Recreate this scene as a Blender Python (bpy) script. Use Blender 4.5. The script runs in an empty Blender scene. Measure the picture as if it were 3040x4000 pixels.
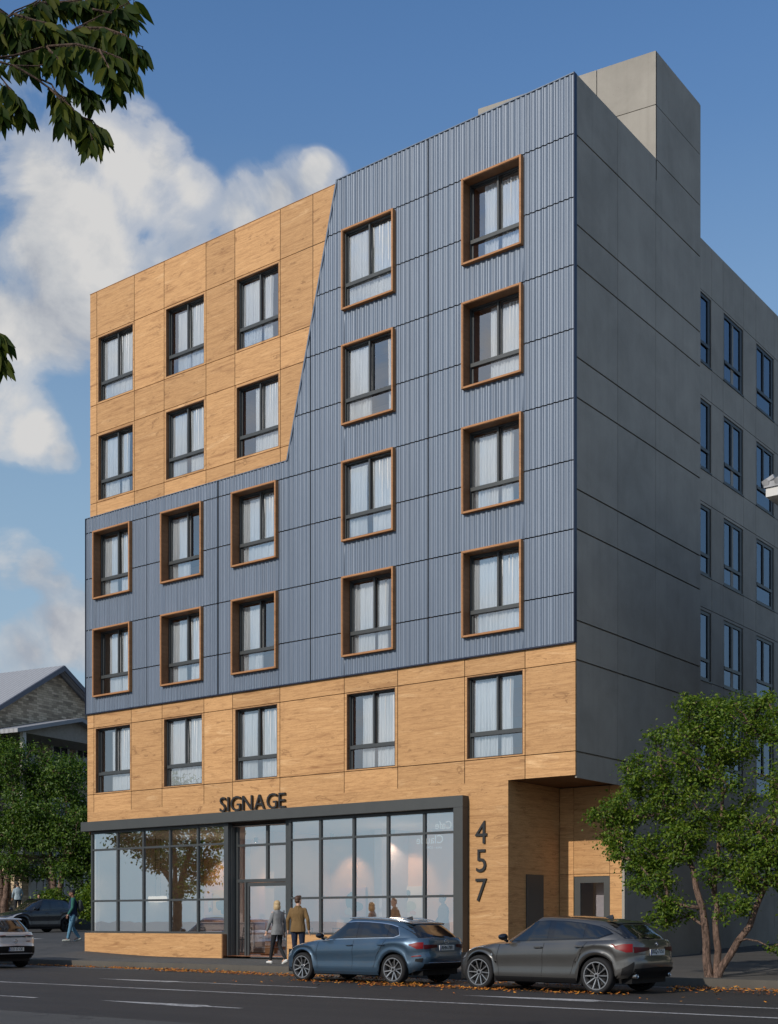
import bpy, bmesh, math, random
import numpy as np
from mathutils import Vector, Matrix
R=math.radians
SC=bpy.context.scene
COL=SC.collection
random.seed(7)
# ------------------------------------------------------------------ camera frame of reference
CAM=Vector((15.9,-28.5,1.38)); FPX=5031.0; YH=3598.0
FWD=Vector((-0.60698,0.79471,0)); RGT=Vector((0.79471,0.60698,0))

def smooth(t):
    t=max(0.0,min(1.0,t)); return t*t*(3-2*t)
def lerp(a,b,t): return a+(b-a)*t
def interp(x,pts):
    if x<=pts[0][0]: return pts[0][1]
    for (a,b),(c,d) in zip(pts,pts[1:]):
        if x<=c: return b+(d-b)*(x-a)/(c-a)
    return pts[-1][1]

# ------------------------------------------------------------------ mesh collector
class MB:
    def __init__(s): s.v=[]; s.f=[]; s.m=[]
    def add(s,vs,fs,mi=0):
        o=len(s.v); s.v+=[tuple(v) for v in vs]; s.f+=[tuple(i+o for i in f) for f in fs]; s.m+=[mi]*len(fs)
    def box(s,x0,x1,y0,y1,z0,z1,mi=0):
        if x1<=x0 or y1<=y0 or z1<=z0: return
        s.add([(x0,y0,z0),(x1,y0,z0),(x1,y1,z0),(x0,y1,z0),(x0,y0,z1),(x1,y0,z1),(x1,y1,z1),(x0,y1,z1)],
              [(0,3,2,1),(4,5,6,7),(0,1,5,4),(1,2,6,5),(2,3,7,6),(3,0,4,7)],mi)
    def prism(s,poly,axis,a,b,mi=0):
        n=len(poly)
        def P(p,c):
            return {'x':(c,p[0],p[1]),'y':(p[0],c,p[1]),'z':(p[0],p[1],c)}[axis]
        vs=[P(p,a) for p in poly]+[P(p,b) for p in poly]
        fs=[tuple(range(n-1,-1,-1)),tuple(range(n,2*n))]+[(i,(i+1)%n,n+(i+1)%n,n+i) for i in range(n)]
        s.add(vs,fs,mi)
    def tube(s,pts,rs,n=8,mi=0,cap=True):
        pts=[Vector(p) for p in pts]
        if not hasattr(rs,'__len__'): rs=[rs]*len(pts)
        vs=[];k=len(pts); up=Vector((0.31,0.22,0.93))
        for i,p in enumerate(pts):
            d=(pts[min(i+1,k-1)]-pts[max(i-1,0)])
            if d.length<1e-9: d=Vector((0,0,1))
            d.normalize()
            a=d.cross(up)
            if a.length<1e-4: a=d.cross(Vector((1,0,0)))
            a.normalize(); b=d.cross(a)
            for j in range(n):
                t=2*math.pi*j/n; vs.append(p+(a*math.cos(t)+b*math.sin(t))*rs[i])
        fs=[]
        for i in range(k-1):
            for j in range(n):
                fs.append((i*n+j,i*n+(j+1)%n,(i+1)*n+(j+1)%n,(i+1)*n+j))
        if cap: fs+= [tuple(range(n-1,-1,-1)),tuple((k-1)*n+j for j in range(n))]
        s.add(vs,fs,mi)
    def lathe(s,prof,c,axis='y',n=32,mi=0,closed=False):
        # prof: list of (r, h)
        vs=[];k=len(prof)
        for (r,h) in prof:
            for j in range(n):
                t=2*math.pi*j/n; a=r*math.cos(t); b=r*math.sin(t)
                if axis=='y': vs.append((c[0]+a,c[1]+h,c[2]+b))
                elif axis=='x': vs.append((c[0]+h,c[1]+a,c[2]+b))
                else: vs.append((c[0]+a,c[1]+b,c[2]+h))
        fs=[]
        kk=k if closed else k-1
        for i in range(kk):
            i2=(i+1)%k
            for j in range(n):
                fs.append((i*n+j,i*n+(j+1)%n,i2*n+(j+1)%n,i2*n+j))
        s.add(vs,fs,mi)
    def grid(s,rows,mi=0,flip=False):
        n=len(rows[0]); vs=[p for r in rows for p in r]; fs=[]
        for i in range(len(rows)-1):
            for j in range(n-1):
                q=(i*n+j,i*n+j+1,(i+1)*n+j+1,(i+1)*n+j)
                fs.append(q[::-1] if flip else q)
        s.add(vs,fs,mi)
    def build2(s,name,mats,parent=None,**k):
        a=s.build(name,mats,parent,**k); q=MB(); q.v=[(x,-y,z) for x,y,z in s.v]; q.f=[f[::-1] for f in s.f]; q.m=list(s.m)
        q.build(name,mats,parent,**k); return a
    def xform(s,M):
        s.v=[tuple(M@Vector(v)) for v in s.v]; return s
    def build(s,name,mats,parent=None,sm=False,angle=35,bevel=0,fixn=False):
        me=bpy.data.meshes.new(name); me.from_pydata(s.v,[],s.f)
        if not isinstance(mats,(list,tuple)): mats=[mats]
        for m in mats: me.materials.append(m)
        me.polygons.foreach_set('material_index',s.m)
        if fixn:
            bm=bmesh.new(); bm.from_mesh(me); bmesh.ops.remove_doubles(bm,verts=bm.verts,dist=1e-5)
            bmesh.ops.recalc_face_normals(bm,faces=bm.faces); bm.to_mesh(me); bm.free()
        if sm:
            me.polygons.foreach_set('use_smooth',[True]*len(me.polygons))
            me.set_sharp_from_angle(angle=R(angle))
        me.update()
        o=bpy.data.objects.new(name,me); COL.objects.link(o)
        if parent: o.parent=parent
        if bevel:
            b=o.modifiers.new('bevel','BEVEL'); b.width=bevel; b.segments=2; b.limit_method='ANGLE'; b.angle_limit=R(50)
        return o

def tag(o,label=None,cat=None,group=None,kind=None):
    if label: o['label']=label
    if cat: o['category']=cat
    if group: o['group']=group
    if kind: o['kind']=kind
    return o
def empty(name,loc=(0,0,0),rz=0):
    o=bpy.data.objects.new(name,None); COL.objects.link(o); o.location=loc; o.rotation_euler=(0,0,rz)
    o.empty_display_size=0.2
    return o
def copy_tree(o,parent=None):
    c=o.copy(); COL.objects.link(c); c.parent=parent
    for ch in [x for x in bpy.data.objects if x.parent==o]: copy_tree(ch,c)
    return c
def eval_mesh(o,name):
    dg=bpy.context.evaluated_depsgraph_get(); dg.update()
    me=bpy.data.meshes.new_from_object(o.evaluated_get(dg)); me.name=name
    return me
FONT_TMP=[]
def text_mb(body,size,extrude,space=1.0,bold=0.0,res=3):
    """lettering as mesh in the XZ plane, facing -Y, lower left at the origin"""
    c=bpy.data.curves.new('t','FONT'); c.body=body; c.size=size; c.extrude=extrude; c.space_character=space; c.offset=bold; c.resolution_u=res
    o=bpy.data.objects.new('t',c); COL.objects.link(o)
    me=eval_mesh(o,'t'); bpy.data.objects.remove(o); bpy.data.curves.remove(c)
    vs=[v.co.copy() for v in me.vertices]; fs=[tuple(p.vertices) for p in me.polygons]
    bpy.data.meshes.remove(me)
    mb=MB()
    if not vs: return mb,0
    x0=min(v.x for v in vs); y0=min(v.y for v in vs); w=max(v.x for v in vs)-x0
    mb.add([(v.x-x0,-v.z,v.y-y0) for v in vs],fs)
    return mb,w

# ------------------------------------------------------------------ materials
def nt(name):
    m=bpy.data.materials.new(name); m.use_nodes=True; t=m.node_tree; t.nodes.clear()
    out=t.nodes.new('ShaderNodeOutputMaterial'); return m,t,out
def N(t,kind,**kw):
    n=t.nodes.new('ShaderNode'+kind)
    for k,v in kw.items():
        if k.startswith('i_'):
            key=k[2:]; key=int(key) if key.isdigit() else key.replace('_',' ')
            n.inputs[key].default_value=v
        else: setattr(n,k,v)
    return n
def L(t,a,b): t.links.new(a,b)
def ramp(t,fac,stops,interp='LINEAR'):
    n=N(t,'ValToRGB'); r=n.color_ramp; r.interpolation=interp
    while len(r.elements)<len(stops): r.elements.new(0.5)
    for e,(p,c) in zip(r.elements,stops):
        e.position=p; e.color=(c[0],c[1],c[2],1) if hasattr(c,'__len__') else (c,c,c,1)
    L(t,fac,n.inputs[0]); return n.outputs[0]
def mathn(t,op,a,b=None,clamp=False):
    n=N(t,'Math',operation=op,use_clamp=clamp)
    for i,x in enumerate((a,b)):
        if x is None: continue
        if isinstance(x,(int,float)): n.inputs[i].default_value=x
        else: L(t,x,n.inputs[i])
    return n.outputs[0]
def mixc(t,fac,a,b,mode='MIX'):
    n=N(t,'Mix',data_type='RGBA',blend_type=mode)
    for i,x in ((0,fac),(6,a),(7,b)):
        if isinstance(x,(int,float)): n.inputs[i].default_value=x
        elif hasattr(x,'__len__'): n.inputs[i].default_value=(x[0],x[1],x[2],1)
        else: L(t,x,n.inputs[i])
    return n.outputs[2]
def coords(t,scale=(1,1,1),kind='Object',rot=(0,0,0)):
    tc=N(t,'TexCoord'); mp=N(t,'Mapping'); mp.inputs['Scale'].default_value=scale; mp.inputs['Rotation'].default_value=rot
    L(t,tc.outputs[kind],mp.inputs[0]); return mp.outputs[0]
def noisen(t,vec,scale,detail=4,rough=.55,dist=0.0,w=None):
    n=N(t,'TexNoise',noise_dimensions='4D' if w is not None else '3D')
    n.inputs['Scale'].default_value=scale; n.inputs['Detail'].default_value=detail; n.inputs['Roughness'].default_value=rough; n.inputs['Distortion'].default_value=dist
    L(t,vec,n.inputs['Vector'])
    if w is not None: L(t,w,n.inputs['W'])
    return n.outputs['Fac']
def bump(t,h,strength=.2,dist=.02):
    b=N(t,'Bump'); b.inputs['Strength'].default_value=strength; b.inputs['Distance'].default_value=dist
    L(t,h,b.inputs['Height']); return b.outputs[0]
def finish(t,out,color,rough=.6,metal=0.0,nrm=None,spec=.5,coat=0.0,coat_r=.05):
    p=N(t,'BsdfPrincipled')
    for key,x in (('Base Color',color),('Roughness',rough),('Metallic',metal)):
        if isinstance(x,(int,float)): p.inputs[key].default_value=x
        elif hasattr(x,'__len__'): p.inputs[key].default_value=(x[0],x[1],x[2],1)
        else: L(t,x,p.inputs[key])
    p.inputs['Specular IOR Level'].default_value=spec
    p.inputs['Coat Weight'].default_value=coat; p.inputs['Coat Roughness'].default_value=coat_r
    if nrm is not None: L(t,nrm,p.inputs['Normal'])
    L(t,p.outputs[0],out.inputs[0]); return p
def plain(name,c,rough=.5,metal=0.0,spec=.5,coat=0.0,var=.12,vs=8.0,bmp=0.0):
    """a plain coloured surface with a little real-world unevenness in tone and gloss"""
    m,t,out=nt(name); v=coords(t); f=noisen(t,v,vs,5,.6)
    col=mixc(t,f,[x*(1-var) for x in c],[min(1,x*(1+var)) for x in c])
    rr=mathn(t,'ADD',mathn(t,'MULTIPLY',f,.18),rough-.09)
    nr=bump(t,noisen(t,v,vs*12,4),bmp,.004) if bmp else None
    finish(t,out,col,rr,metal,nr,spec,coat); return m

def wood_mat(name,dark,mid,light,zs=1.0):
    m,t,out=nt(name); g=N(t,'NewGeometry'); w=mathn(t,'MULTIPLY',g.outputs['Random Per Island'],37.0)
    v=coords(t,(.42,.42,2.6*zs))
    big=noisen(t,v,1.15,9,.62,1.3,w)
    v2=coords(t,(1.6,1.6,26*zs)); fine=noisen(t,v2,1.6,6,.7,.4,w)
    v3=coords(t,(.55,.55,1.5*zs)); kn=noisen(t,v3,1.7,3,.5,2.2,w)
    rings=mathn(t,'SINE',mathn(t,'MULTIPLY',kn,58.0))
    rings=mathn(t,'MULTIPLY',mathn(t,'ADD',rings,1.0),.5)
    near=ramp(t,kn,[(.55,0.0),(.66,1.0)])
    col=ramp(t,big,[(.27,dark),(.42,mid),(.58,mid),(.74,light)])
    st=noisen(t,coords(t,(.3,.3,9.0*zs)),1.3,6,.7,.6,w); col=mixc(t,ramp(t,st,[(.33,.6),(.47,0.0)]),col,dark); col=mixc(t,ramp(t,st,[(.56,0.0),(.70,.35)]),col,light)
    po=noisen(t,coords(t,(9,9,42*zs)),1.6,3,.6,.3,w); col=mixc(t,ramp(t,po,[(.33,.6),(.42,0.0)]),col,dark)
    col=mixc(t,ramp(t,fine,[(.36,0.5),(.56,0.0)]),col,dark,'MIX')
    col=mixc(t,mathn(t,'MULTIPLY',mathn(t,'MULTIPLY',rings,near),.55),col,[x*.7 for x in dark])
    tone=mathn(t,'ADD',mathn(t,'MULTIPLY',g.outputs['Random Per Island'],.22),.89)
    mul=N(t,'VectorMath',operation='SCALE'); L(t,col,mul.inputs[0]); L(t,tone,mul.inputs['Scale'])
    nb=bump(t,mathn(t,'ADD',fine,mathn(t,'MULTIPLY',big,.7)),.35,.012)
    finish(t,out,mul.outputs[0],.62,0,nb,.3); return m

M={}
M['wood']=wood_mat('wood_panel',(.27,.128,.05),(.545,.308,.134),(.72,.46,.235))
M['wood_trim']=wood_mat('wood_trim',(.24,.105,.042),(.40,.195,.085),(.52,.28,.13),2.0)
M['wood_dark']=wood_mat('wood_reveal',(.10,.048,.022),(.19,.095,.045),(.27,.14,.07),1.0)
M['joint']=plain('joint_dark',(.035,.02,.014),.9)  # dark backing colour behind the cladding joints

def blue_mat():
    m,t,out=nt('blue_ribbed_metal'); v=coords(t,(1,1,.18)); f=noisen(t,v,3.0,5,.6)
    g=N(t,'NewGeometry')
    c=mixc(t,f,(.108,.139,.190),(.142,.176,.230))
    k=mathn(t,'ADD',mathn(t,'MULTIPLY',noisen(t,coords(t,(7,7,.05)),1.0,2),.5),.75)
    mul=N(t,'VectorMath',operation='SCALE'); L(t,c,mul.inputs[0]); L(t,k,mul.inputs['Scale'])
    nb=bump(t,noisen(t,coords(t,(9,9,.35)),1.0,3),.25,.02)
    finish(t,out,mul.outputs[0],.50,.22,nb,.45); return m
M['blue']=blue_mat()
M['navy']=plain('navy_flashing',(.014,.02,.045),.4,.3)

def concrete_mat(name,c,streak=.25):
    m,t,out=nt(name); v=coords(t); a=noisen(t,v,.8,7,.62,.3); b=noisen(t,coords(t,(3,3,.25)),1.5,5,.6); p=noisen(t,v,38,3,.6)
    g=N(t,'NewGeometry')
    f=mathn(t,'ADD',mathn(t,'MULTIPLY',a,.75),mathn(t,'MULTIPLY',b,streak))
    f=mathn(t,'ADD',f,mathn(t,'MULTIPLY',g.outputs['Random Per Island'],.12))
    col=ramp(t,f,[(.30,[x*.78 for x in c]),(.55,c),(.82,[min(1,x*1.2) for x in c])])
    dr=noisen(t,coords(t,(5.5,5.5,.10)),1.0,5,.65); col=mixc(t,ramp(t,dr,[(.54,0.0),(.76,.22)]),col,[x*.6 for x in c])
    vo=N(t,'TexVoronoi'); vo.inputs['Scale'].default_value=5.5; L(t,v,vo.inputs['Vector'])
    pit=ramp(t,vo.outputs['Distance'],[(.03,1.0),(.06,0.0)])
    col=mixc(t,mathn(t,'MULTIPLY',pit,.6),col,[x*.4 for x in c])
    nb=bump(t,mathn(t,'ADD',mathn(t,'MULTIPLY',p,.5),a),.3,.01)
    finish(t,out,col,.82,0,nb,.3); return m
M['concrete']=concrete_mat('concrete_panel',(.315,.292,.255),.15)
M['frame']=plain('window_frame_metal',(.058,.064,.067),.45,.25,.4)
M['canopy']=plain('canopy_metal',(.062,.066,.066),.5,.2,.4,0,.1,3)
M['sign']=plain('sign_black',(.012,.012,.013),.45)
M['dark']=plain('dark_void',(.01,.01,.01),.9)

def glass_mat(name,tint,refl,rough=0.0,gc=(.95,.97,1)):
    m,t,out=nt(name); tr=N(t,'BsdfTransparent'); tr.inputs[0].default_value=(*tint,1)
    gl=N(t,'BsdfGlossy'); gl.inputs[0].default_value=(*gc,1); gl.inputs['Roughness'].default_value=rough
    v=coords(t); g=N(t,'NewGeometry')
    nb=N(t,'Bump'); nb.inputs['Strength'].default_value=.03; nb.inputs['Distance'].default_value=.02
    L(t,noisen(t,v,1.3,1),nb.inputs['Height']); L(t,nb.outputs[0],gl.inputs['Normal'])
    lw=N(t,'LayerWeight'); lw.inputs[0].default_value=.25
    f=mathn(t,'ADD',mathn(t,'MULTIPLY',lw.outputs['Fresnel'],.6),refl,True)
    mx=N(t,'MixShader'); L(t,f,mx.inputs[0]); L(t,tr.outputs[0],mx.inputs[1]); L(t,gl.outputs[0],mx.inputs[2])
    L(t,mx.outputs[0],out.inputs[0]); return m
M['glass']=glass_mat('window_glass',(.88,.91,.93),.30)
M['shopglass']=glass_mat('shop_glass',(.92,.9,.87),.56,0.0,(.86,.95,1.0))
M['sideglass']=glass_mat('coated_glass',(.30,.33,.36),.25,0.0,(.46,.56,.70))

def curtain_mat():
    m,t,out=nt('sheer_curtain'); d=N(t,'BsdfDiffuse'); d.inputs[0].default_value=(.86,.88,.89,1)
    s=N(t,'BsdfTranslucent'); s.inputs[0].default_value=(.7,.72,.74,1)
    mx=N(t,'MixShader',); mx.inputs[0].default_value=.3; L(t,d.outputs[0],mx.inputs[1]); L(t,s.outputs[0],mx.inputs[2])
    f=noisen(t,coords(t,(1,1,.1)),30,3); L(t,ramp(t,f,[(.3,(.80,.82,.84)),(.7,(.92,.93,.94))]),d.inputs[0])
    L(t,mx.outputs[0],out.inputs[0]); return m
M['curtain']=curtain_mat()
M['room_wood']=wood_mat('room_wood_wall',(.18,.065,.026),(.34,.13,.05),(.45,.20,.09))
M['room_lilac']=plain('room_plaster',(.58,.52,.55),.8)
M['room_white']=plain('room_ceiling',(.62,.6,.58),.8)
M['room_peach']=plain('cafe_plaster',(.60,.37,.23),.8,0,.3,0,.05,2)

def asphalt_mat(name,c,stain=.35,gloss=.75,light=(1.5,1.45,1.4)):
    m,t,out=nt(name); v=coords(t); a=noisen(t,v,.35,6,.6,.5); b=noisen(t,v,9,6,.7); p=noisen(t,v,95,2,.6); st=noisen(t,coords(t,(.10,1.3,1)),1.0,5,.6,.3)
    f=mathn(t,'ADD',mathn(t,'MULTIPLY',a,.5),mathn(t,'MULTIPLY',st,.5))
    col=ramp(t,f,[(.3,[x*(1-stain) for x in c]),(.5,c),(.75,[x*l for x,l in zip(c,light)])])
    col=mixc(t,mathn(t,'MULTIPLY',ramp(t,p,[(.40,1.0),(.56,0.0)]),.55),col,[x*.45 for x in c])
    col=mixc(t,ramp(t,p,[(.62,0.0),(.72,.6)]),col,[x*2.4 for x in c])
    vo=N(t,'TexVoronoi',feature='DISTANCE_TO_EDGE'); vo.inputs['Scale'].default_value=.30
    wv=N(t,'VectorMath',operation='ADD'); nz=N(t,'TexNoise'); nz.inputs['Scale'].default_value=1.1; nz.inputs['Detail'].default_value=6; L(t,v,nz.inputs['Vector'])
    L(t,v,wv.inputs[0]); sc=N(t,'VectorMath',operation='SCALE'); sc.inputs['Scale'].default_value=2.2; L(t,nz.outputs['Color'],sc.inputs[0]); L(t,sc.outputs[0],wv.inputs[1]); L(t,wv.outputs[0],vo.inputs['Vector'])
    crack=ramp(t,vo.outputs['Distance'],[(.004,.55),(.012,0.0)])
    gate=ramp(t,noisen(t,v,.12,2),[(.5,0.0),(.6,1.0)])
    col=mixc(t,mathn(t,'MULTIPLY',crack,gate),col,[x*.3 for x in c])
    nb=bump(t,mathn(t,'ADD',p,mathn(t,'MULTIPLY',b,.6)),.5,.012)
    finish(t,out,col,mathn(t,'ADD',mathn(t,'MULTIPLY',a,.25),gloss-.12),0,nb,.35); return m
M['asphalt']=asphalt_mat('road_asphalt',(.039,.0345,.032))
M['asphalt_new']=asphalt_mat('gutter_asphalt',(.026,.026,.028),.2)
M['pave']=asphalt_mat('pavement_concrete',(.085,.081,.076),.3,.85)
M['street']=asphalt_mat('street_asphalt',(.075,.073,.07),.3,.8)
M['kerbm']=concrete_mat('kerb_concrete',(.075,.067,.056),.5)
M['soil']=concrete_mat('far_ground',(.42,.41,.38))

def paint_mark_mat():
    m,t,out=nt('road_paint'); v=coords(t); f=noisen(t,v,14,6,.75); b=noisen(t,v,1.2,4)
    wear=ramp(t,mathn(t,'ADD',mathn(t,'MULTIPLY',f,.7),mathn(t,'MULTIPLY',b,.3)),[(.40,0.0),(.52,1.0)])
    col=mixc(t,wear,(.10,.098,.096),(.42,.41,.40)); finish(t,out,col,.7,0,None,.3); return m
M['marking']=paint_mark_mat()

# ------------------------------------------------------------------ world, sun, camera
def world():
    w=bpy.data.worlds.new('World'); SC.world=w; w.use_nodes=True; t=w.node_tree; t.nodes.clear()
    out=t.nodes.new('ShaderNodeOutputWorld')
    sky=N(t,'TexSky',sky_type='NISHITA'); sky.sun_disc=False; sky.sun_elevation=R(28.8); sky.sun_rotation=R(SUN_ROT); sky.air_density=1.15; sky.dust_density=.5; sky.ozone_density=2.0; sky.altitude=50
    g=N(t,'NewGeometry')
    tc=N(t,'TexCoord'); d=tc.outputs['Generated']
    # cumulus banks at fixed compass directions
    acc=None
    def addb(x,y,rad,amp):
        nonlocal acc
        # direction of a bank seen from the site
        v=(FWD+RGT*((x-1520)/FPX)+Vector((0,0,(YH-y)/FPX))).normalized()
        dn=N(t,'VectorMath',operation='DOT_PRODUCT'); L(t,d,dn.inputs[0]); dn.inputs[1].default_value=v
        mr=N(t,'MapRange',interpolation_type='SMOOTHSTEP'); mr.inputs[1].default_value=math.cos(rad); mr.inputs[2].default_value=1.0
        mr.inputs[3].default_value=0.0; mr.inputs[4].default_value=amp
        L(t,dn.outputs['Value'],mr.inputs[0])
        acc=mr.outputs[0] if acc is None else mathn(t,'ADD',acc,mr.outputs[0])
    for b in CLOUDS: addb(*b)
    sv=N(t,'VectorMath',operation='MULTIPLY'); sv.inputs[1].default_value=(1,1,1.35); L(t,d,sv.inputs[0])
    fb=noisen(t,sv.outputs[0],11.0,10,.58,.35)
    fine=noisen(t,sv.outputs[0],34.0,6,.6,.2)
    fb2=mathn(t,'ADD',mathn(t,'MULTIPLY',fb,.86),mathn(t,'MULTIPLY',fine,.14))
    # scattered clouds all round the compass
    oth=noisen(t,sv.outputs[0],2.6,3,.5)
    dens=mathn(t,'ADD',mathn(t,'MULTIPLY',mathn(t,'SUBTRACT',fb2,.5),2.7),acc)
    side=N(t,'VectorMath',operation='DOT_PRODUCT'); L(t,d,side.inputs[0]); side.inputs[1].default_value=FWD
    back=ramp(t,side.outputs['Value'],[(.0,.55),(.35,0.0)])
    dens=mathn(t,'ADD',dens,mathn(t,'MULTIPLY',mathn(t,'MULTIPLY',mathn(t,'SUBTRACT',oth,.43),3.2),back))
    gate=mathn(t,'ADD',ramp(t,acc,[(.03,0.0),(.22,1.0)]),ramp(t,side.outputs['Value'],[(.0,1.0),(.35,0.0)]),True)
    mask=mathn(t,'MULTIPLY',ramp(t,dens,[(.04,0.0),(.26,.22),(.50,.60),(.95,1.0)],'EASE'),gate)
    sh=N(t,'VectorMath',operation='ADD'); sh.inputs[1].default_value=(-.02,-.03,.05); L(t,sv.outputs[0],sh.inputs[0])
    fs=noisen(t,sh.outputs[0],6.0,7,.55,.3)
    shade=mathn(t,'ADD',mathn(t,'SUBTRACT',fb,fs),.5)
    ccol=ramp(t,shade,[(.32,(.40,.43,.49)),(.46,(.56,.58,.61)),(.60,(.71,.705,.70))])
    bg=N(t,'Background'); bg.inputs[1].default_value=SKY_STR
    sep=N(t,'SeparateXYZ'); L(t,d,sep.inputs[0])
    air=ramp(t,sep.outputs[2],[(0.0,(.62,.60,.80)),(.12,(.60,.62,.70)),(.30,(.60,.755,.835)),(.55,(.575,.78,.97))])
    scol=mixc(t,1.0,sky.outputs[0],air,'MULTIPLY')
    hz=ramp(t,sep.outputs[2],[(0.0,.92),(.06,.82),(.22,.52),(.36,.30),(.52,.05),(.60,0.0)])
    scol=mixc(t,hz,scol,(2.7,3.5,4.1))
    L(t,scol,bg.inputs[0])
    cb=N(t,'Background'); cb.inputs[1].default_value=CLOUD_STR; L(t,ccol,cb.inputs[0])
    mx=N(t,'MixShader'); L(t,mask,mx.inputs[0]); L(t,bg.outputs[0],mx.inputs[1]); L(t,cb.outputs[0],mx.inputs[2])
    L(t,mx.outputs[0],out.inputs[0])
SUN_ROT=186.1; SKY_STR=.147; SKY_TINT=(1.0,1.0,1.0); CLOUD_STR=.93
S_=1.8095
CLOUDS=[(170*S_,390*S_,.050,0.5),(280*S_,300*S_,.034,0.46),(370*S_,325*S_,.020,0.36),(120*S_,490*S_,.045,0.36),(60*S_,620*S_,.07,0.46),(180*S_,560*S_,.05,0.4),(150*S_,705*S_,.036,0.42),(30*S_,715*S_,.034,0.42),
 (260*S_,640*S_,.05,0.42),(400*S_,590*S_,.035,0.42),(470*S_,500*S_,.036,0.42),(560*S_,450*S_,.034,0.44),(640*S_,410*S_,.030,0.44),(700*S_,390*S_,.022,0.4),(430*S_,395*S_,.018,0.34),(340*S_,415*S_,.030,0.4),(685*S_,352*S_,.014,0.26),(60*S_,250*S_,.05,0.24),(20*S_,330*S_,.03,0.2),
 (30*S_,900*S_,.038,0.58),(95*S_,955*S_,.026,0.52),(145*S_,990*S_,.014,0.38),(35*S_,1215*S_,.030,0.52),(100*S_,1235*S_,.022,0.46),(150*S_,1310*S_,.030,0.56),(90*S_,1375*S_,.034,0.58),(180*S_,1390*S_,.026,0.54),(20*S_,1410*S_,.03,0.46)]

def light_and_camera():
    s=bpy.data.lights.new('sun','SUN'); s.energy=3.3; s.angle=R(.53); s.color=(1,.91,.79)
    o=bpy.data.objects.new('sun',s); COL.objects.link(o)
    d=Vector((.105,.995,-.5517)).normalized(); o.rotation_euler=d.to_track_quat('-Z','Y').to_euler(); o.location=(0,-30,30)
    c=bpy.data.cameras.new('camera'); co=bpy.data.objects.new('camera',c); COL.objects.link(co)
    co.location=CAM; f=FWD; co.rotation_euler=f.to_track_quat('-Z','Y').to_euler()
    c.sensor_fit='VERTICAL'; c.sensor_height=40.0; c.lens=40.0*FPX/4000.0; c.shift_y=(YH-2000)/4000.0; c.clip_end=3000; c.clip_start=.1
    SC.camera=co
    SC.view_settings.view_transform='Standard'; SC.view_settings.look='None'; SC.view_settings.exposure=0; SC.view_settings.gamma=1
    SC.cycles.max_bounces=8; SC.cycles.transparent_max_bounces=16; SC.cycles.glossy_bounces=4
    SC.cycles.use_denoising=True
world(); light_and_camera()
# ================================================================== APARTMENT BUILDING
B=empty('apartment_building',(0,0,0))
tag(B,'six storey corner apartment block clad in timber panels, blue ribbed metal and grey concrete','building')
WW,WH=1.74,2.18      # clear window size

def hole_cell(mb,x0,x1,z0,z1,hole,y0,th):
    hx0,hx1,hz0,hz1=hole
    for r in ((x0,hx0,z0,z1),(hx1,x1,z0,z1),(hx0,hx1,z0,hz0),(hx0,hx1,hz1,z1)):
        mb.box(r[0],r[1],y0,y0+th,r[2],r[3])
def clip(poly,side):
    out=[]
    for i in range(len(poly)):
        a=poly[i]; b=poly[(i+1)%len(poly)]; da=side(a); db=side(b)
        if da>=0: out.append(a)
        if da*db<0:
            t=da/(da-db); out.append((a[0]+(b[0]-a[0])*t,a[1]+(b[1]-a[1])*t))
    return out
G=.011
# --- upper timber field
DX=lambda z: -7.68+(-9.57+7.68)*(22.58-z)/(22.58-15.05)
UX=[-18.59,-18.25,-16.38,-14.96,-13.06,-11.81,-9.94,-8.66,-7.4]; UZ=[14.80,15.47,17.79,18.77,21.07,22.57]
up=MB(); UPWIN=[]
for i in range(len(UX)-1):
    for j in range(len(UZ)-1):
        x0,x1,z0,z1=UX[i]+G*(i>0),UX[i+1]-G,UZ[j]+G,UZ[j+1]-G*(j<len(UZ)-2)
        if i in (1,3,5) and j in (1,3):
            xc=(UX[i]+UX[i+1])/2+.0; zb=UZ[j]+.06
            UPWIN.append((xc-WW/2,zb,i))
            hole_cell(up,x0,x1,z0,z1,(xc-WW/2,xc+WW/2,zb,zb+WH),0,.045)
        else:
            p=clip([(x0,z0),(x1,z0),(x1,z1),(x0,z1)],lambda q: DX(q[1])-q[0]-.01)
            if len(p)>=3: up.prism(p,'y',0,.045)
up.box(-18.57,-18.545,.046,3.4,14.9,22.55)      # return of the cladding at the left corner
up.build('upper_timber_cladding',M['wood'],B)
# --- lower timber band
LX=[-18.66,-18.33,-16.46,-14.99,-13.09,-11.85,-9.90,-7.43,-5.52,-3.29,-1.42,.045]; LZ=[5.04,5.64,7.88,8.36]
lo=MB(); LOWIN=[]
for i in range(len(LX)-1):
    for j in range(3):
        x0,x1,z0,z1=LX[i]+G*(i>0),LX[i+1]-G*(i<10),LZ[j]+G*(j>0),LZ[j+1]-G
        if i in (1,3,5,7,9) and j==1:
            xc=(LX[i]+LX[i+1])/2+.02*(i==1); zb=LZ[1]+.035
            LOWIN.append((xc-WW/2,zb,i)); hole_cell(lo,x0,x1,z0,z1,(xc-WW/2,xc+WW/2,zb,zb+WH),-.06,.05)
        else: lo.box(x0,x1,-.06,-.01,z0,z1)
lo.box(-18.66,-1.93,-.06,-.01,4.40,5.04)
lo.box(-3.16,-1.93,-.06,-.01,-.05,4.40)
lo.box(-18.64,-18.60,-.009,3.4,4.3,8.34)
lo.build('lower_timber_cladding',M['wood'],B)

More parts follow.
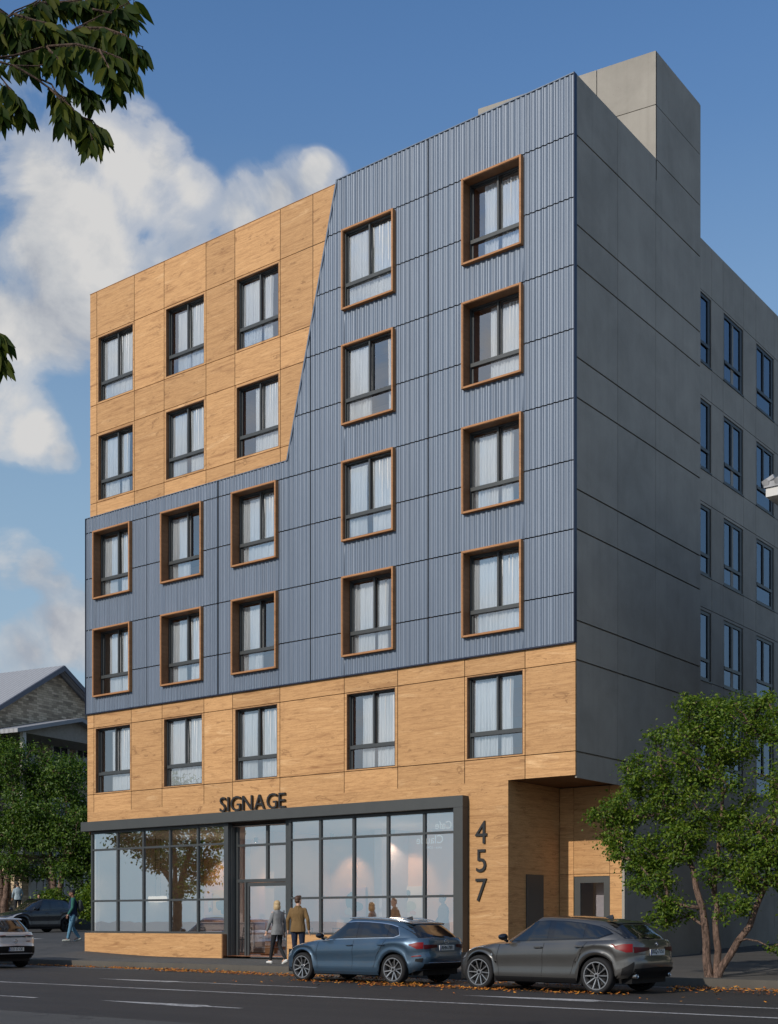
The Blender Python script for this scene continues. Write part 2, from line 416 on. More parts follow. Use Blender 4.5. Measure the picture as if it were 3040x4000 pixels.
# --- blue ribbed metal
rnd=random.Random(3)
xs=[]; x=-18.68
while x<.03:
    k=rnd.choice((.125,.135,.145)) if x<-11 else rnd.choice((.15,.165,.18))
    pan=k*.46; sl=k*.09; top=k*.34
    if rnd.random()<.12: pan*=1.35
    sl=k*.11; top=k*.30; dp=-.019*rnd.uniform(.85,1.15)
    xs+=[(x,0.0),(x+pan*.5,.0025),(x+pan,0.0)]
    xs+=[(x+pan+sl*q,dp*smooth(q)) for q in (.25,.5,.75,1)]+[(x+pan+sl+top*.5,dp-.003)]+[(x+pan+sl+top+sl*q,dp*(1-smooth(q))) for q in (0,.25,.5,.75)]
    x+=pan+2*sl+top
xs=[p for p in xs if p[0]<.03]
prof=[xs[0]]
for p in xs[1:]:
    if p[0]-prof[-1][0]>1e-4: prof.append(p)
prof.append((.035,prof[-1][1]))
VJ=[-15.66,-12.43,-8.67,-4.46]
HJ=[9.60,11.19,12.92,14.47,16.2,17.80,19.49,21.08]
BX=[(-17.29,(12.16,8.88)),(-13.985,(12.16,8.88)),(-10.845,(12.16,8.88)),(-6.485,(18.745,15.465,12.16,8.88)),(-2.365,(18.745,15.465,12.16,8.88))]
OW,OH=1.85,2.29
BOXWIN=[(xc-WW/2,zb+.055,ci) for ci,(xc,zs) in enumerate(BX) for zb in zs]
YB=-.10
def ztop(x):
    if x<DX(14.97): return 14.97
    if x<-7.68: return 22.58-(x+7.68)/(-9.57+7.68)*(22.58-15.05)
    return 22.58
bl=MB()
cuts=sorted(set([p[0] for p in prof]+[v-.02 for v in VJ]+[v+.02 for v in VJ]+[xc-OW/2+.01 for xc,_ in BX]+[xc+OW/2-.01 for xc,_ in BX]+[DX(14.97),-7.68]))
def yprof(x,_c={}):
    return interp(x,prof)
pr_x=np.array([p[0] for p in prof]); pr_y=np.array([p[1] for p in prof])
HMID={9.60,12.92,16.2,19.49}
for a,b in zip(cuts,cuts[1:]):
    if b-a<5e-4: continue
    xm=(a+b)/2
    if any(abs(xm-v)<.019 for v in VJ): continue
    blk=[]
    for xc,zs in BX:
        if xc-OW/2+.01<xm<xc+OW/2-.01: blk+=[(z+.01,z+OH-.01) for z in zs]
    blk+=[(h-.016,h+.016) for h in HJ]
    blk.sort(); z=8.385; segs=[]
    top=max(ztop(a),ztop(b))
    for c,d in blk:
        if c>z: segs.append((z,c))
        z=max(z,d)
    segs.append((z,99))
    ya=float(np.interp(a,pr_x,pr_y))+YB; yb=float(np.interp(b,pr_x,pr_y))+YB
    for c,d in segs:
        da,db=min(d,ztop(a)),min(d,ztop(b))
        if da<=c+.002 and db<=c+.002: continue
        da=max(da,c+.001); db=max(db,c+.001)
        bl.add([(a,ya,c),(b,yb,c),(b,yb,db),(a,ya,da)],[(0,1,2,3)])
bl.build('ribbed_metal_cladding',M['blue'],B,sm=True,angle=60,fixn=True)
tr=MB()
tr.box(.036,.056,-.14,.0,8.36,22.60); tr.box(-18.70,-18.683,-.135,.0,8.36,14.98)
tr.box(-18.683,.036,-.135,-.061,8.345,8.378)                 # drip flashing along the bottom
bk=MB()                                                     # dark backing seen through the joints
def sheet_with_holes(mb,x0,x1,z0,z1,y,holes):
    xsx=sorted(set([x0,x1]+[h for q in holes for h in (q[0],q[1])])); 
    for a,b in zip(xsx,xsx[1:]):
        xm=(a+b)/2; hs=sorted((q[2],q[3]) for q in holes if q[0]<xm<q[1]); z=z0
        for c,d in hs+[(z1,z1)]:
            if c>z: mb.add([(a,y,z),(b,y,z),(b,y,c),(a,y,c)],[(0,1,2,3)])
            z=max(z,d)
allh=[(x,x+WW,z,z+WH) for x,z,_ in UPWIN+BOXWIN+LOWIN]
sheet_with_holes(bk,-18.55,-1.95,4.32,5.06,.012,[])
sheet_with_holes(bk,-18.68,.02,5.06,14.79,.012,[h for h in allh if h[3]<14.79])
sheet_with_holes(bk,-18.52,-7.0,14.79,22.5,.05,[h for h in allh if h[2]>14.79 and h[0]<-8])
sheet_with_holes(bk,-9.3,.02,14.79,22.5,.014,[h for h in allh if h[2]>14.79 and h[0]>-8])
bk.build('joint_backing',M['joint'],B)
# slot of dark steel over the diagonal edge and parapet coping
cp=MB(); cp.box(-18.60,-7.68,-.012,.38,22.571,22.583); cp.build('coping',M['wood_trim'],B)
bc=MB(); bc.box(-7.69,.036,-.132,.38,22.575,22.60); bc.build('metal_coping',M['blue'],B); bc=MB(); bc.box(-18.68,DX(14.97),-.132,-.001,14.965,14.985); bc.build('metal_coping',M['blue'],B)
dg_=[(DX(14.97)-.005,14.97),(-7.685,22.58),(-7.635,22.58),(DX(14.97)+.045,14.97)]
tr2=MB(); tr2.prism(dg_,'y',-.132,-.001); tr2.build('diagonal_flashing',M['blue'],B)
tr.build('metal_flashing',M['navy'],B)

# --- concrete gable, stair tower, rear wing
co=MB(); cy=[0.004,2.21,4.48,7.43]; cz=[4.98,5.63,7.93,8.92,11.21,12.21,14.51,15.52,17.82,18.84,21.08,22.60]
for i in range(3):
    for j in range(len(cz)-1):
        co.box(0.0,.05,cy[i]+G*.8*(i>0),cy[i+1]-G*.8*(i<2),cz[j]+G*2*(j>0),cz[j+1]-G*2*(j<len(cz)-2 or i==2))
    if i==2:
        co.box(0,.05,cy[2]+G,cy[3],22.60+G,24.1-G); co.box(0,.05,cy[2]+G,cy[3],24.1+G,25.60)
for z0,z1 in ((-.1,5.63-.011),):
    co.box(0.0,.05,2.62,4.48-G,-.1,5.0); co.box(0,.05,4.48+G,7.43,-.1,5.0)
co.box(-.02,.056,2.585,2.618,-.1,5.0)   # steel edge of the recess wall
co.box(-.75,.05,7.432,7.48,-.1,25.58)   # return to the wing
# slanted front of the stair tower
def tower(s0,s1,z0,z1):
    def pt(s,o): return (.05-.9875*s-.155*o*0, 4.48-.155*s+o)
    p=[pt(s0,0),pt(s1,0),pt(s1,.05),pt(s0,.05)]
    co.prism(p[::-1],'z',z0,z1)
tower(0,1.72-.012,24.1+G,25.60); tower(1.72+.012,5.42,24.1+G,25.60); tower(0,1.72-.012,22.0,24.1-G); tower(1.72+.012,5.42,22.0,24.1-G)
core=MB()
core.prism([(-.01,4.55),(-.01,7.40),(-5.2,7.40),(-5.2,3.75)],'z',22.0,25.57)
core.box(-18.5,-.01,.39,.6,21.5,22.56); core.box(-18.5,-18.25,.1,12,0,22.5); core.box(-.25,-.01,.06,2.6,5.08,22.55); core.box(-.25,-.012,2.7,7.4,0,22.55)
core.box(-18.5,-.26,.1,7.4,22.0,22.15); core.box(-18.5,-3.3,7.41,12,22.0,22.15); core.box(-18.5,-.8,11.8,12,0,22.5); core.box(-18.4,-.3,3.2,3.35,4.6,22.4)
core.build('building_core',M['concrete'],B)
# rear wing
WY=[7.49,8.45,10.16,11.05,12.76,13.83,15.52,16.5,18.2,19.2,20.9,21.9,23.6]; WZ=[-.1,3.3,4.6,5.62,7.92,8.9,11.2,12.2,14.5,15.5,17.8,18.82,21.1,22.70]
WING=[]
for i in range(len(WY)-1):
    for j in range(len(WZ)-1):
        y0,y1,z0,z1=WY[i]+G*.8,WY[i+1]-G*.8,WZ[j]+G,WZ[j+1]-G
        if i%2==1 and j in (3,5,7,9,11):
            ya=(WY[i]+WY[i+1])/2-.8; yb=ya+1.6; za=WZ[j]+.03; zb=za+2.18
            WING.append((ya,za))
            for r in ((y0,ya,z0,z1),(yb,y1,z0,z1),(ya,yb,z0,za),(ya,yb,zb,z1)): co.box(-.80,-.75,r[0],r[1],r[2],r[3])
        else: co.box(-.80,-.75,y0,y1,z0,z1)
co.build('concrete_cladding',M['concrete'],B)
wb=MB(); wb.box(-14,-3.2,7.6,23.6,0,22.5); wb.box(-3.2,-.82,7.5,23.6,22.2,22.6); wb.box(-3.2,-.9,23.5,23.6,0,22.5)
hs=[(y,y+1.6,z,z+2.18) for y,z in WING]
t2=MB(); sheet_with_holes(t2,7.49,23.55,0,22.6,0,hs)
wb.add([(-.79+.0,x,z) for x,y,z in t2.v],t2.f)
wb.build('wing_backing',M['joint'],B)

# --- windows ------------------------------------------------------------------
def curtain(mb,x0,x1,z0,z1,y,seed):
    r=random.Random(seed); n=int((x1-x0)/.018); rows=[]
    ph=r.random()*6
    xs=[x0+(x1-x0)*i/n for i in range(n+1)]
    def off(x,z): return .046*math.sin(x*64+ph+.6*math.sin(x*9+ph))*(.7+.3*math.sin(z*1.7+x*3))+.012*math.sin(x*23+z)
    for z in (z1,z1-.04,(z0*1+z1*2)/3,(z0*2+z1)/3,z0): rows.append([(x+.006*math.sin(z*3+x*11),y+off(x,z)*(0.45 if z>z1-.01 else 1),z) for x in xs])
    mb.grid(rows)
def frame_mb(w,h,mull=.50,m=.06):
    f=MB()
    f.box(0,m,0,.08,0,h); f.box(w-m,w,0,.08,0,h); f.box(m,w-m,0,.08,0,m); f.box(m,w-m,0,.08,h-m*1.1,h)
    zt=h*.275; f.box(m,w-m,-.012,.07,zt,zt+.10)
    xm=w*mull; f.box(xm,xm+.05,-.006,.07,zt+.10,h-m*1.1)
    if w<1.65: f.box(xm-.045,xm+.085,.004,.066,zt+.10,h-m*1.1); f.box(w-m-.10,w-m,.004,.066,m,h-m*1.1)  # wing only: extra dark bars, the shade of the sash recess drawn as frame
    # sliding sashes set back
    s=.028
    for a,b in (((m,xm),(xm+.05,w-m)) if w>1.65 else ()):
        yo=.075 if a==m else .095
        for q in ((a,a+s*1.3,zt+.10,h-m*1.1),(b-s*.6,b,zt+.10,h-m*1.1),(a,b,zt+.10,zt+.10+s),(a,b,h-m*1.1-s,h-m*1.1)): f.box(q[0],q[1],yo,yo+.03,q[2],q[3])
    f.box(m,m+.05,.05,.085,m,zt); 
    return f,m,zt,xm
def make_window(kind,var):
    w,h=(WW,WH) if kind!='wing' else (1.6,2.18)
    fm,m,zt,xm=frame_mb(w,h,.50 if kind!='wing' else .42,.045 if kind!='wing' else .10)
    win=fm.build('window',M['frame'] if kind!='wing' else M['sign'],B)
    p=MB()
    py=(.09,.11,.06) if kind!='wing' else (.035,.035,.035)
    for a,b,c,d,y in ((m,xm,zt+.10,h-m*1.1,py[0]),(xm+.05,w-m,zt+.10,h-m*1.1,py[1]),(m,w-m,m,zt,py[2])):
        p.add([(a,y,c),(b,y,c),(b,y,d),(a,y,d)],[(0,1,2,3)])
    p.build('pane',M['sideglass' if kind=='wing' else 'glass'],win)
    if kind=='wing':
        d=MB(); d.box(-.06,w+.06,.20,.6,-.03,h+.05); d.build('pane_backing',M['room_lilac'] if var==1 else M['dark'],win)  # solid block closing the view behind the pane, near black on most
        l=MB(); l.box(-.03,0,-.01,.1,-.03,h+.03); l.box(w,w+.03,-.01,.1,-.03,h+.03); l.box(-.03,w+.03,-.01,.1,h,h+.03); l.box(-.03,w+.03,-.05,.1,-.035,0)
        l.build('casing',M['sign'],win)
        return win
    c=MB()
    Yc=.14
    if var==0: curtain(c,-.25,.72,-.05,h-.14,Yc,1); curtain(c,.9,1.78,-.05,h-.10,Yc,2)
    if var==1: curtain(c,-.25,.84,-.05,h-.12,Yc,3); curtain(c,.95,1.28,-.05,h-.12,Yc,13)
    if var==2: curtain(c,.34,.88,-.05,h-.18,Yc,4); curtain(c,.95,1.78,-.05,h-.12,Yc,5)
    if var==3: curtain(c,-.25,1.78,-.05,h-.11,Yc,6)
    if var==4: curtain(c,.42,.84,-.05,h-.1,Yc,7); curtain(c,.96,1.62,-.05,h-.14,Yc,8)
    if var==5: curtain(c,-.25,.86,-.05,h-.12,Yc,9); curtain(c,1.5,1.78,-.05,h-.12,Yc,10)
    if var==6:
        curtain(c,.60,1.78,-.05,h-.12,Yc,11)
    c.build('curtain',M['curtain'],win,sm=True,angle=80)
    r=MB(); X0,X1,Y0,Y1,Z0,Z1=-.45,w+.45,.125,1.9,-.54,h+.5
    def q(pts,mi): r.add(pts,[(0,1,2,3)],mi)
    q([(X0,Y1,Z0),(X1,Y1,Z0),(X1,Y1,Z1),(X0,Y1,Z1)],0 if var in (0,2,5,6) else 1)
    q([(X0,Y0,Z0),(X0,Y1,Z0),(X0,Y1,Z1),(X0,Y0,Z1)],0); q([(X1,Y0,Z0),(X1,Y1,Z0),(X1,Y1,Z1),(X1,Y0,Z1)],2 if var!=1 else 1)
    q([(X0,Y0,Z1),(X1,Y0,Z1),(X1,Y1,Z1),(X0,Y1,Z1)],3); q([(X0,Y0,Z0),(X1,Y0,Z0),(X1,Y1,Z0),(X0,Y1,Z0)],0)
    r.box(.15+.1*var,.75+.1*var,1.82,1.86,1.35,2.15,4 if var%2 else 5)          # framed print on the back wall
    r.box(X0+.3,X0+1.5,1.2,1.8,Z0,Z0+.85+.1*var,2)                         # furniture
    r.build('interior',[M['room_wood'],M['room_lilac'],M['room_peach'],M['room_white'],M['print_pink'],M['print_ochre']],win)
    s=MB()
    if kind=='flat':
        t=.02
        s.box(0,t,-.11,-.002,0,h); s.box(w-t,w,-.11,-.002,0,h); s.box(t,w-t,-.11,-.002,h-t,h); s.box(t,w-t,-.11,-.002,0,.014)
        s.box(-.0,w,.0,.0,0,0)
        s.build('reveal',M['wood_dark'],win)
    else:
        o=.055; y0,y1=(-.32,.05) if kind=='box' else (-.11,.24)
        s.box(-o,0,y0,y1,-o,h+o); s.box(w,w+o,y0,y1,-o,h+o); s.box(0,w,y0+.002,y1,h,h+o); s.box(0,w,y0+.002,y1,-o,0)
        su=s.build('surround',M['wood_trim'],win,bevel=.006)
        u=MB(); e=.004
        u.box(0.001,.012,y0+.02,-.001,.0,h); u.box(w-.012,w-.001,y0+.02,-.001,0,h); u.box(.012,w-.012,y0+.02,-.001,h-.012,h-.001)
        u.build('reveal',M['wood_dark'],win)  # surround timber in a darker tone, its inner-face shade put into the colour
    return win
M['print_pink']=plain('print_pink',(.62,.36,.30),.7); M['print_ochre']=plain('print_ochre',(.62,.33,.07),.7)
def spread(kind,spots,y,orderseed):
    protos={}; r=random.Random(orderseed); nv=7 if kind!='wing' else 2
    for n,(x,z,ci) in enumerate(spots):
        v=(n*2+ci)%nv if kind!='wing' else (1 if r.random()<.25 else 0)
        if v not in protos: o=make_window(kind,v); protos[v]=o
        else: o=copy_tree(protos[v],B)
        o.location=(x,y(x,z) if callable(y) else y,z)
        if kind=='wing': o.location=(-.775,x,z); o.rotation_euler=(0,0,R(90))
spread('flat',UPWIN+LOWIN,lambda x,z:.11 if z>14 else .05,1)
SHAL=lambda b: b[2]==3 and b[1]>10
spread('box',[b for b in BOXWIN if not SHAL(b)],.085,2)
spread('shallow',[b for b in BOXWIN if SHAL(b)],-.13,5)
spread('wing',[(y,z,0) for y,z in WING],0,3)

# --- shopfront ------------------------------------------------------------------
cn=MB(); cn.box(-18.66,-3.16,-.35,.35,4.39,4.70); cn.box(-3.46,-3.16,-.35,.12,-.05,4.388)
cn.build('shop_canopy',M['canopy'],B,bevel=.006)
for a,b in ((-18.45,-12.03),(-9.36,-3.462)):
    bs=MB(); bs.box(a,b,-.35,-.01,-.2,.985); bs.build('plinth_wall',M['wood'],B)
br=MB(); br.box(-12.028,-12.0,-.33,-.01,0,.98); br.build('plinth_end',M['wood_dark'],B)
mu=MB(); y0,y1=-.13,-.03
for x in (-18.36,-17.08,-15.82,-14.57,-13.31): mu.box(x-.035,x+.035,y0,y1,.99,4.385)
mu.box(-12.13,-11.95,y0-.03,y1+.02,.05,4.385)
mu2=MB()
for x in (-9.45,-8.28,-7.04,-5.82,-4.58): mu2.box(x-.04,x+.04,y0,y1,.99,4.385)
mu2.box(-3.52,-3.462,y0,y1,.99,4.385)
for a,b in ((-18.325,-17.115),(-17.045,-15.855),(-15.785,-14.605),(-14.535,-13.345),(-13.275,-12.13),(-9.41,-8.32),(-8.24,-7.08),(-7.0,-5.86),(-5.78,-4.62),(-4.54,-3.52)):
    for z0,z1 in ((.99,1.05),(2.02,2.085),(3.73,3.795),(4.30,4.385)): (mu if a<-12 else mu2).box(a,b,y0+.004,y1,z0,z1)
mu.build('shop_mullions',M['frame'],B,bevel=.004); mu2.build('shop_mullions',M['frame'],B,bevel=.004)
for a,b in ((-18.33,-12.13),(-9.41,-3.52)):
    gl=MB(); gl.add([(a,-.08,1.0),(b,-.08,1.0),(b,-.08,4.38),(a,-.08,4.38)],[(0,1,2,3)]); gl.build('shop_glazing',M['shopglass'],B)
# entrance screen and door, set back
en=MB(); yd=.17
en.box(-12.0,-11.93,-.03,yd+.1,.05,4.385); 
en.box(-11.93,-11.86,yd,yd+.1,.05,4.385)
for z0,z1 in ((2.02,2.085),(3.70,3.76),(4.28,4.385)): en.box(-11.985,-11.945,-.025,yd,z0+.001,z1-.001)
for a,b in ((-11.86,-10.68),(-10.60,-9.71)):
    for z0,z1 in ((3.66,3.73),(4.3,4.385)): en.box(a,b,yd,yd+.09,z0,z1)
en.box(-10.68,-10.60,yd,yd+.1,2.66,4.385); en.box(-9.71,-9.63,-.02,yd+.1,.05,4.385)
en.box(-11.86,-9.71,yd,yd+.1,2.56,2.66); en.box(-11.57,-11.49,yd-.005,yd+.1,.05,2.56)
en.box(-9.63,-9.50,-.02,.14,.05,4.385)
en.build('entrance_screen',M['frame'],B,bevel=.004)
eg=MB()
for a,b,c,d in ((-11.86,-9.71,2.66,4.3),(-11.86,-11.57,.1,2.56)): eg.add([(a,yd+.05,c),(b,yd+.05,c),(b,yd+.05,d),(a,yd+.05,d)],[(0,1,2,3)])
eg.add([(-11.965,-.02,.1),(-11.965,yd,.1),(-11.965,yd,4.3),(-11.965,-.02,4.3)],[(0,1,2,3)])
eg.build('entrance_glazing',M['shopglass'],B)
dr=MB()
for q in ((-11.47,-11.40,.12,2.55),(-9.80,-9.73,.12,2.55),(-11.40,-9.80,.12,.24),(-11.40,-9.80,2.44,2.55)): dr.box(q[0],q[1],yd+.02,yd+.075,q[2],q[3])
door=dr.build('entrance_door',M['frame'],B)
dg=MB(); dg.add([(-11.4,yd+.05,.24),(-9.8,yd+.05,.24),(-9.8,yd+.05,2.44),(-11.4,yd+.05,2.44)],[(0,1,2,3)]); dg.build('door_glass',M['shopglass'],door)
hd=MB(); hd.tube([(-9.9,yd-.05,.8),(-9.9,yd-.05,1.7)],.018,8); hd.tube([(-9.9,yd-.05,.9),(-9.9,yd+.05,.9)],.012,6); hd.tube([(-9.9,yd-.05,1.6),(-9.9,yd+.05,1.6)],.012,6); hd.build('handle',M['sign'],door)
# reversed lettering on the inside of the glass
for txt,xr,z,sz in (('Cafe',-3.70,3.86,.30),('Claude',-3.98,3.48,.32),('since - 1OM5',-4.02,3.34,.10)):
    tm,w=text_mb(txt,sz,.002)
    tm.xform(Matrix.Translation((xr,-.075,z))@Matrix.Diagonal((-1,1,1,1))); tm.build('window_lettering',plain('vinyl_white_'+txt[:3],(.82,.80,.77),.6),B)
# recessed corner entrance
rc=MB()
rc.box(-1.985,-1.935,.0,2.6,-.1,5.04)                        # left cheek
rb=MB()
XE=[-1.93,-1.49,-.39,-.01]
for a,b in zip(XE,XE[1:]):
    for c,d in ((-.1,2.66),(2.66,5.03)):
        if a==-1.49 and c<0: rc.box(a+.006,b-.006,2.6,2.65,2.60,2.654)
        else: rc.box(a+.006,b-.006,2.6,2.65,c+.006*(c>0),d-.006)
rc.build('recess_cladding',M['wood'],B)
sf=MB(); sf.box(-1.98,.04,-.008,2.62,5.05,5.07); sf.build('recess_soffit',M['wood_dark'],B)
d1=MB(); d1.box(-1.93,-1.905,.83,1.70,-.05,2.62); d1o=d1.build('service_door',M['canopy'],B)
h=MB(); h.tube([(-1.86,1.6,1.2),(-1.86,1.45,1.2)],.012,6); h.tube([(-1.91,1.6,1.2),(-1.86,1.6,1.2)],.012,6); h.build('handle',M['sign'],d1o)
d2=MB()
for q in ((-1.48,-1.30,.05,2.595),(-.58,-.40,.05,2.595),(-1.30,-.58,2.42,2.595),(-1.30,-.58,.05,.3)): d2.box(q[0],q[1],2.62,2.68,q[2],q[3])
d2o=d2.build('lobby_door',M['canopy'],B)
d3=MB(); d3.add([(-1.3,2.65,.3),(-.58,2.65,.3),(-.58,2.65,2.42),(-1.3,2.65,2.42)],[(0,1,2,3)]); d3.build('door_glass',M['glass'],d2o)
lb=MB(); lb.box(-1.6,-.3,4.0,4.1,0,3,0); lb.box(-1.7,-1.6,2.7,4.1,0,3,1); lb.box(-.3,-.28,2.7,4.1,0,3,0); lb.box(-1.6,-.3,2.7,4.1,2.9,3,0); lb.box(-1.12,-.6,3.2,3.25,.1,2.4,2)
lb.build('lobby_interior',[M['room_white'],M['room_peach'],M['room_lilac']],B)
# house number and sign
for ch,z in (('4',3.42),('5',2.67),('7',1.90)):
    tm,w=text_mb(ch,.88,.02,1,-.004); tm.xform(Matrix.Translation((-2.73-w/2,-.09,z))@Matrix.Diagonal((.92,1,1.0,1)));
    tm.build('house_numeral',M['sign'],B)
def word(txt,x0,x1,z,size,ypos,gap):
    parts=[text_mb(c,size,.03,1,-.002) for c in txt]; tot=sum(w for _,w in parts); sp=(x1-x0-tot)/(len(txt)-1); x=x0
    for (tm,w),c in zip(parts,txt):
        tm.xform(Matrix.Translation((x,ypos,z))); tm.build('sign_letter',M['sign'],B); x+=w+sp
word('SIGNAGE',-12.33,-9.63,4.735,.66,-.115,0)
# --- cafe room behind the glass
cf=MB()
def q(pts,mi): cf.add(pts,[(0,1,2,3)],mi)
X0,X1,Y0,Y1,Z0,Z1=-18.3,-3.1,.0,5.0,.32,4.28
q([(X0,Y1,Z0),(X1,Y1,Z0),(X1,Y1,Z1),(X0,Y1,Z1)],0); q([(X0,Y0,Z0),(X0,Y1,Z0),(X0,Y1,Z1),(X0,Y0,Z1)],3); q([(X1,Y0,Z0),(X1,Y1,Z0),(X1,Y1,Z1),(X1,Y0,Z1)],0)
q([(X0,Y0+.01,Z1),(X1,Y0+.01,Z1),(X1,Y1,Z1),(X0,Y1,Z1)],1); q([(X0,Y0-.3,Z0),(X1,Y0-.3,Z0),(X1,Y1,Z0),(X0,Y1,Z0)],2)
cf.box(-12.6,-12.2,2.2,5.0,.32,4.27,0); cf.box(-16.6,-15.9,4.6,4.99,.32,4.27,3); cf.box(-9.2,-8.9,3.6,4.99,.32,4.27,3)
cf.build('cafe_interior',[M['room_peach'],M['room_white'],M['room_wood'],M['room_lilac']],B)
# ================================================================== GROUND
def zt(X,Y):
    """height of the paved ground behind the kerb"""
    r=.18+.022*(Y+3.3)
    if Y<=1.5: l=.18+.47*(Y+3.3)/4.8
    else: l=.65+.0155*(Y-1.5)
    s=smooth((-14-X)/8.0)
    z=lerp(r,l,s)
    z+=.75*smooth((-39.5-X)/2.2)*smooth((Y-6)/6)
    z+= .06*max(0,Y-30)*s*.3
    if X<-19.5: z-=.13*smooth((-19.5-X)/2)*smooth((-1.0-Y)/2.3)
    return z
def terrain(name,xs,ys,mat):
    mb=MB(); mb.grid([[(x,y,zt(x,y)) for x in xs] for y in ys]); o=mb.build(name,mat,sm=True,angle=60); return tag(o,kind='structure')
ys=[-3.12,-2.8,-2.2,-1.6,-1,-.4,.2,.8,1.5,2.5,4,6,7,8,9,10,12,14,17,20,25,30,40,60,90]
terrain('pavement',[-18.5+i*.5 for i in range(0,10)]+[-13+i for i in range(0,40)]+[30,60,120],ys,M['pave'])
terrain('side_street',[-120,-80,-60,-50,-45,-42,-41.5,-41,-40.5,-40,-39.5,-39,-37,-35,-33,-31,-29,-27,-25,-23,-22,-21.5,-21,-20.5,-20,-19.5,-19,-18.5],ys,M['street'])
kb=MB(); kx=[-120,-60,-30,-22,-21.5,-21,-20.5,-20,-19.5,-19]+[-18+i*1.5 for i in range(60)]+[120]
rows=[]
for x in kx:
    h=zt(x,-3.12); rows.append([(x,-3.300,-.02),(x,-3.300,h-.012),(x,-3.288,h+.004),(x,-3.10,h+.005),(x,-3.10,h-.1)])
kb.grid(rows)
tag(kb.build('kerb',M['kerbm'],sm=True,angle=40),kind='structure')
rd=MB(); rd.grid([[(x,y,0) for x in (-250,-60,-30,-10,0,10,30,60,250)] for y in (-17.6,-10,-3.2)]); tag(rd.build('road',M['asphalt']),kind='structure')
g=MB(); g.grid([[(x,y,-.08) for x in (-1500,-400,0,400,1500)] for y in (-1500,-400,0,400,1500)]); tag(g.build('ground',M['soil']),kind='structure')
gt=MB(); gt.add([(-120,-17.58,.004),(120,-17.58,.004),(120,-16.95,.004),(-120,-16.95,.004)],[(0,1,2,3)]); tag(gt.build('gutter',M['asphalt_new']),kind='structure')
fp=MB(); fp.box(-250,250,-34,-17.6,-.1,.15); tag(fp.build('far_pavement',M['pave'],bevel=.02),kind='structure')
# painted markings
def mark(polys,name='road_marking',z=.004,m='marking'):
    mb=MB()
    for p in polys: mb.add([(x,y,z if not callable(z) else z(x,y)) for x,y in p],[tuple(range(len(p)))])
    return tag(mb.build(name,M[m]),kind='structure')
def strip(x0,x1,y,w): return [(x0,y-w/2),(x1,y-w/2),(x1,y+w/2),(x0,y+w/2)]
mark([strip(-120,120,-10.62,.15)]); mark([strip(-120,120,-3.72,.11)])
def arrow(x,y,L1,hw,L2): # pointing to -x
    return [[(x,y),(x+L1*.55,y-hw*.7),(x+L1,y-hw),(x+L1*1.02,y-.07),(x+L1*1.02,y+.07),(x+L1*.92,y+hw*.85),(x+L1*.5,y+hw*.45)],[(x+L1*1.02,y-.07),(x+L1+L2,y-.06),(x+L1+L2,y+.06),(x+L1*1.02,y+.07)]]
for a in (arrow(-8.4,-8.2,2.7,.26,4.2),arrow(2.4,-8.65,2.9,.3,6.0),arrow(-1.7,-13.75,2.6,.25,.8)): mark(a)
mark([strip(-14,-3.2,-13.95,.13)])
zs=lambda x,y: zt(x,y)+.006
def sline(pts,w):
    ps=[]
    for (a,b),(c,d) in zip(pts,pts[1:]):
        n=12
        for i in range(n):
            x0,y0,x1,y1=lerp(a,c,i/n),lerp(b,d,i/n),lerp(a,c,(i+1)/n),lerp(b,d,(i+1)/n)
            dx,dy=x1-x0,y1-y0; l=math.hypot(dx,dy); nx,ny=-dy/l*w/2,dx/l*w/2
            ps.append([(x0+nx,y0+ny),(x0-nx,y0-ny),(x1-nx,y1-ny),(x1+nx,y1+ny)])
    return ps
mark(sline([(-30.5,4.9),(-25.6,3.2)],.5),z=zs); mark(sline([(-24.0,4.6),(-20.4,3.6)],.3),z=zs)
# fallen leaves along the gutter
def leaves():
    mb=MB(); r=random.Random(5)
    def leaf(x,y,z,s):
        a=r.random()*6.28; t=(r.random()-.5)*.9; u=Vector((math.cos(a),math.sin(a),t*.7)); v=Vector((-math.sin(a),math.cos(a),(r.random()-.5)*.8))
        c=Vector((x,y,z)); k=r.uniform(.35,.6)
        mb.add([c-u*s,c-v*s*k+u*s*.1,c+u*s+Vector((0,0,s*r.uniform(0,.7))),c+v*s*k+u*s*.1],[(0,1,2,3)],r.randrange(3))
    def drift(x0,x1,y,sp,n):
        for _ in range(n):
            x=r.uniform(x0,x1); yy=y+r.gauss(0,sp)
            if yy>-3.32: yy=-3.33-abs(r.gauss(0,.1))
            leaf(x,yy,.012+abs(r.gauss(0,.02)),r.uniform(.024,.052))
    for x0,x1,y,sp,n in ((-17,-13,-3.5,.09,240),(-13.2,-9.6,-3.62,.14,380),(-9.8,-7.5,-3.6,.12,90),(-10.8,-8,-4.1,.13,300),(-8,-5.5,-4.2,.15,260),(-5.6,-2,-4.3,.3,420),(-4,0,-6.3,.14,120),(-1.6,2.0,-6.65,.16,420),(-1.5,3,-4.4,.5,260),(1.5,5.0,-6.9,.16,160),(4.5,9.5,-4.0,.28,520),(5,12,-5.0,.35,220),(-30,-17,-3.55,.15,200),(8,20,-3.9,.4,300),(-5,8,-7.3,.5,60)):
        drift(x0,x1,y,sp,n)
    for _ in range(180): 
        x=r.uniform(-34,-27); y=r.gauss(16,.3); leaf(x,y,zt(x,y)+.02,.06)
    ms=[plain('fallen_leaf_orange',(.42,.13,.022),.7,0,.2,0,.4,20),plain('fallen_leaf_brown',(.17,.06,.02),.8,0,.2,0,.4,20),plain('fallen_leaf_amber',(.52,.22,.03),.7,0,.2,0,.4,20)]
    tag(mb.build('fallen_leaves',ms),'drift of orange fallen leaves lying along the kerb and under the parked cars','leaves',kind='stuff')
leaves()
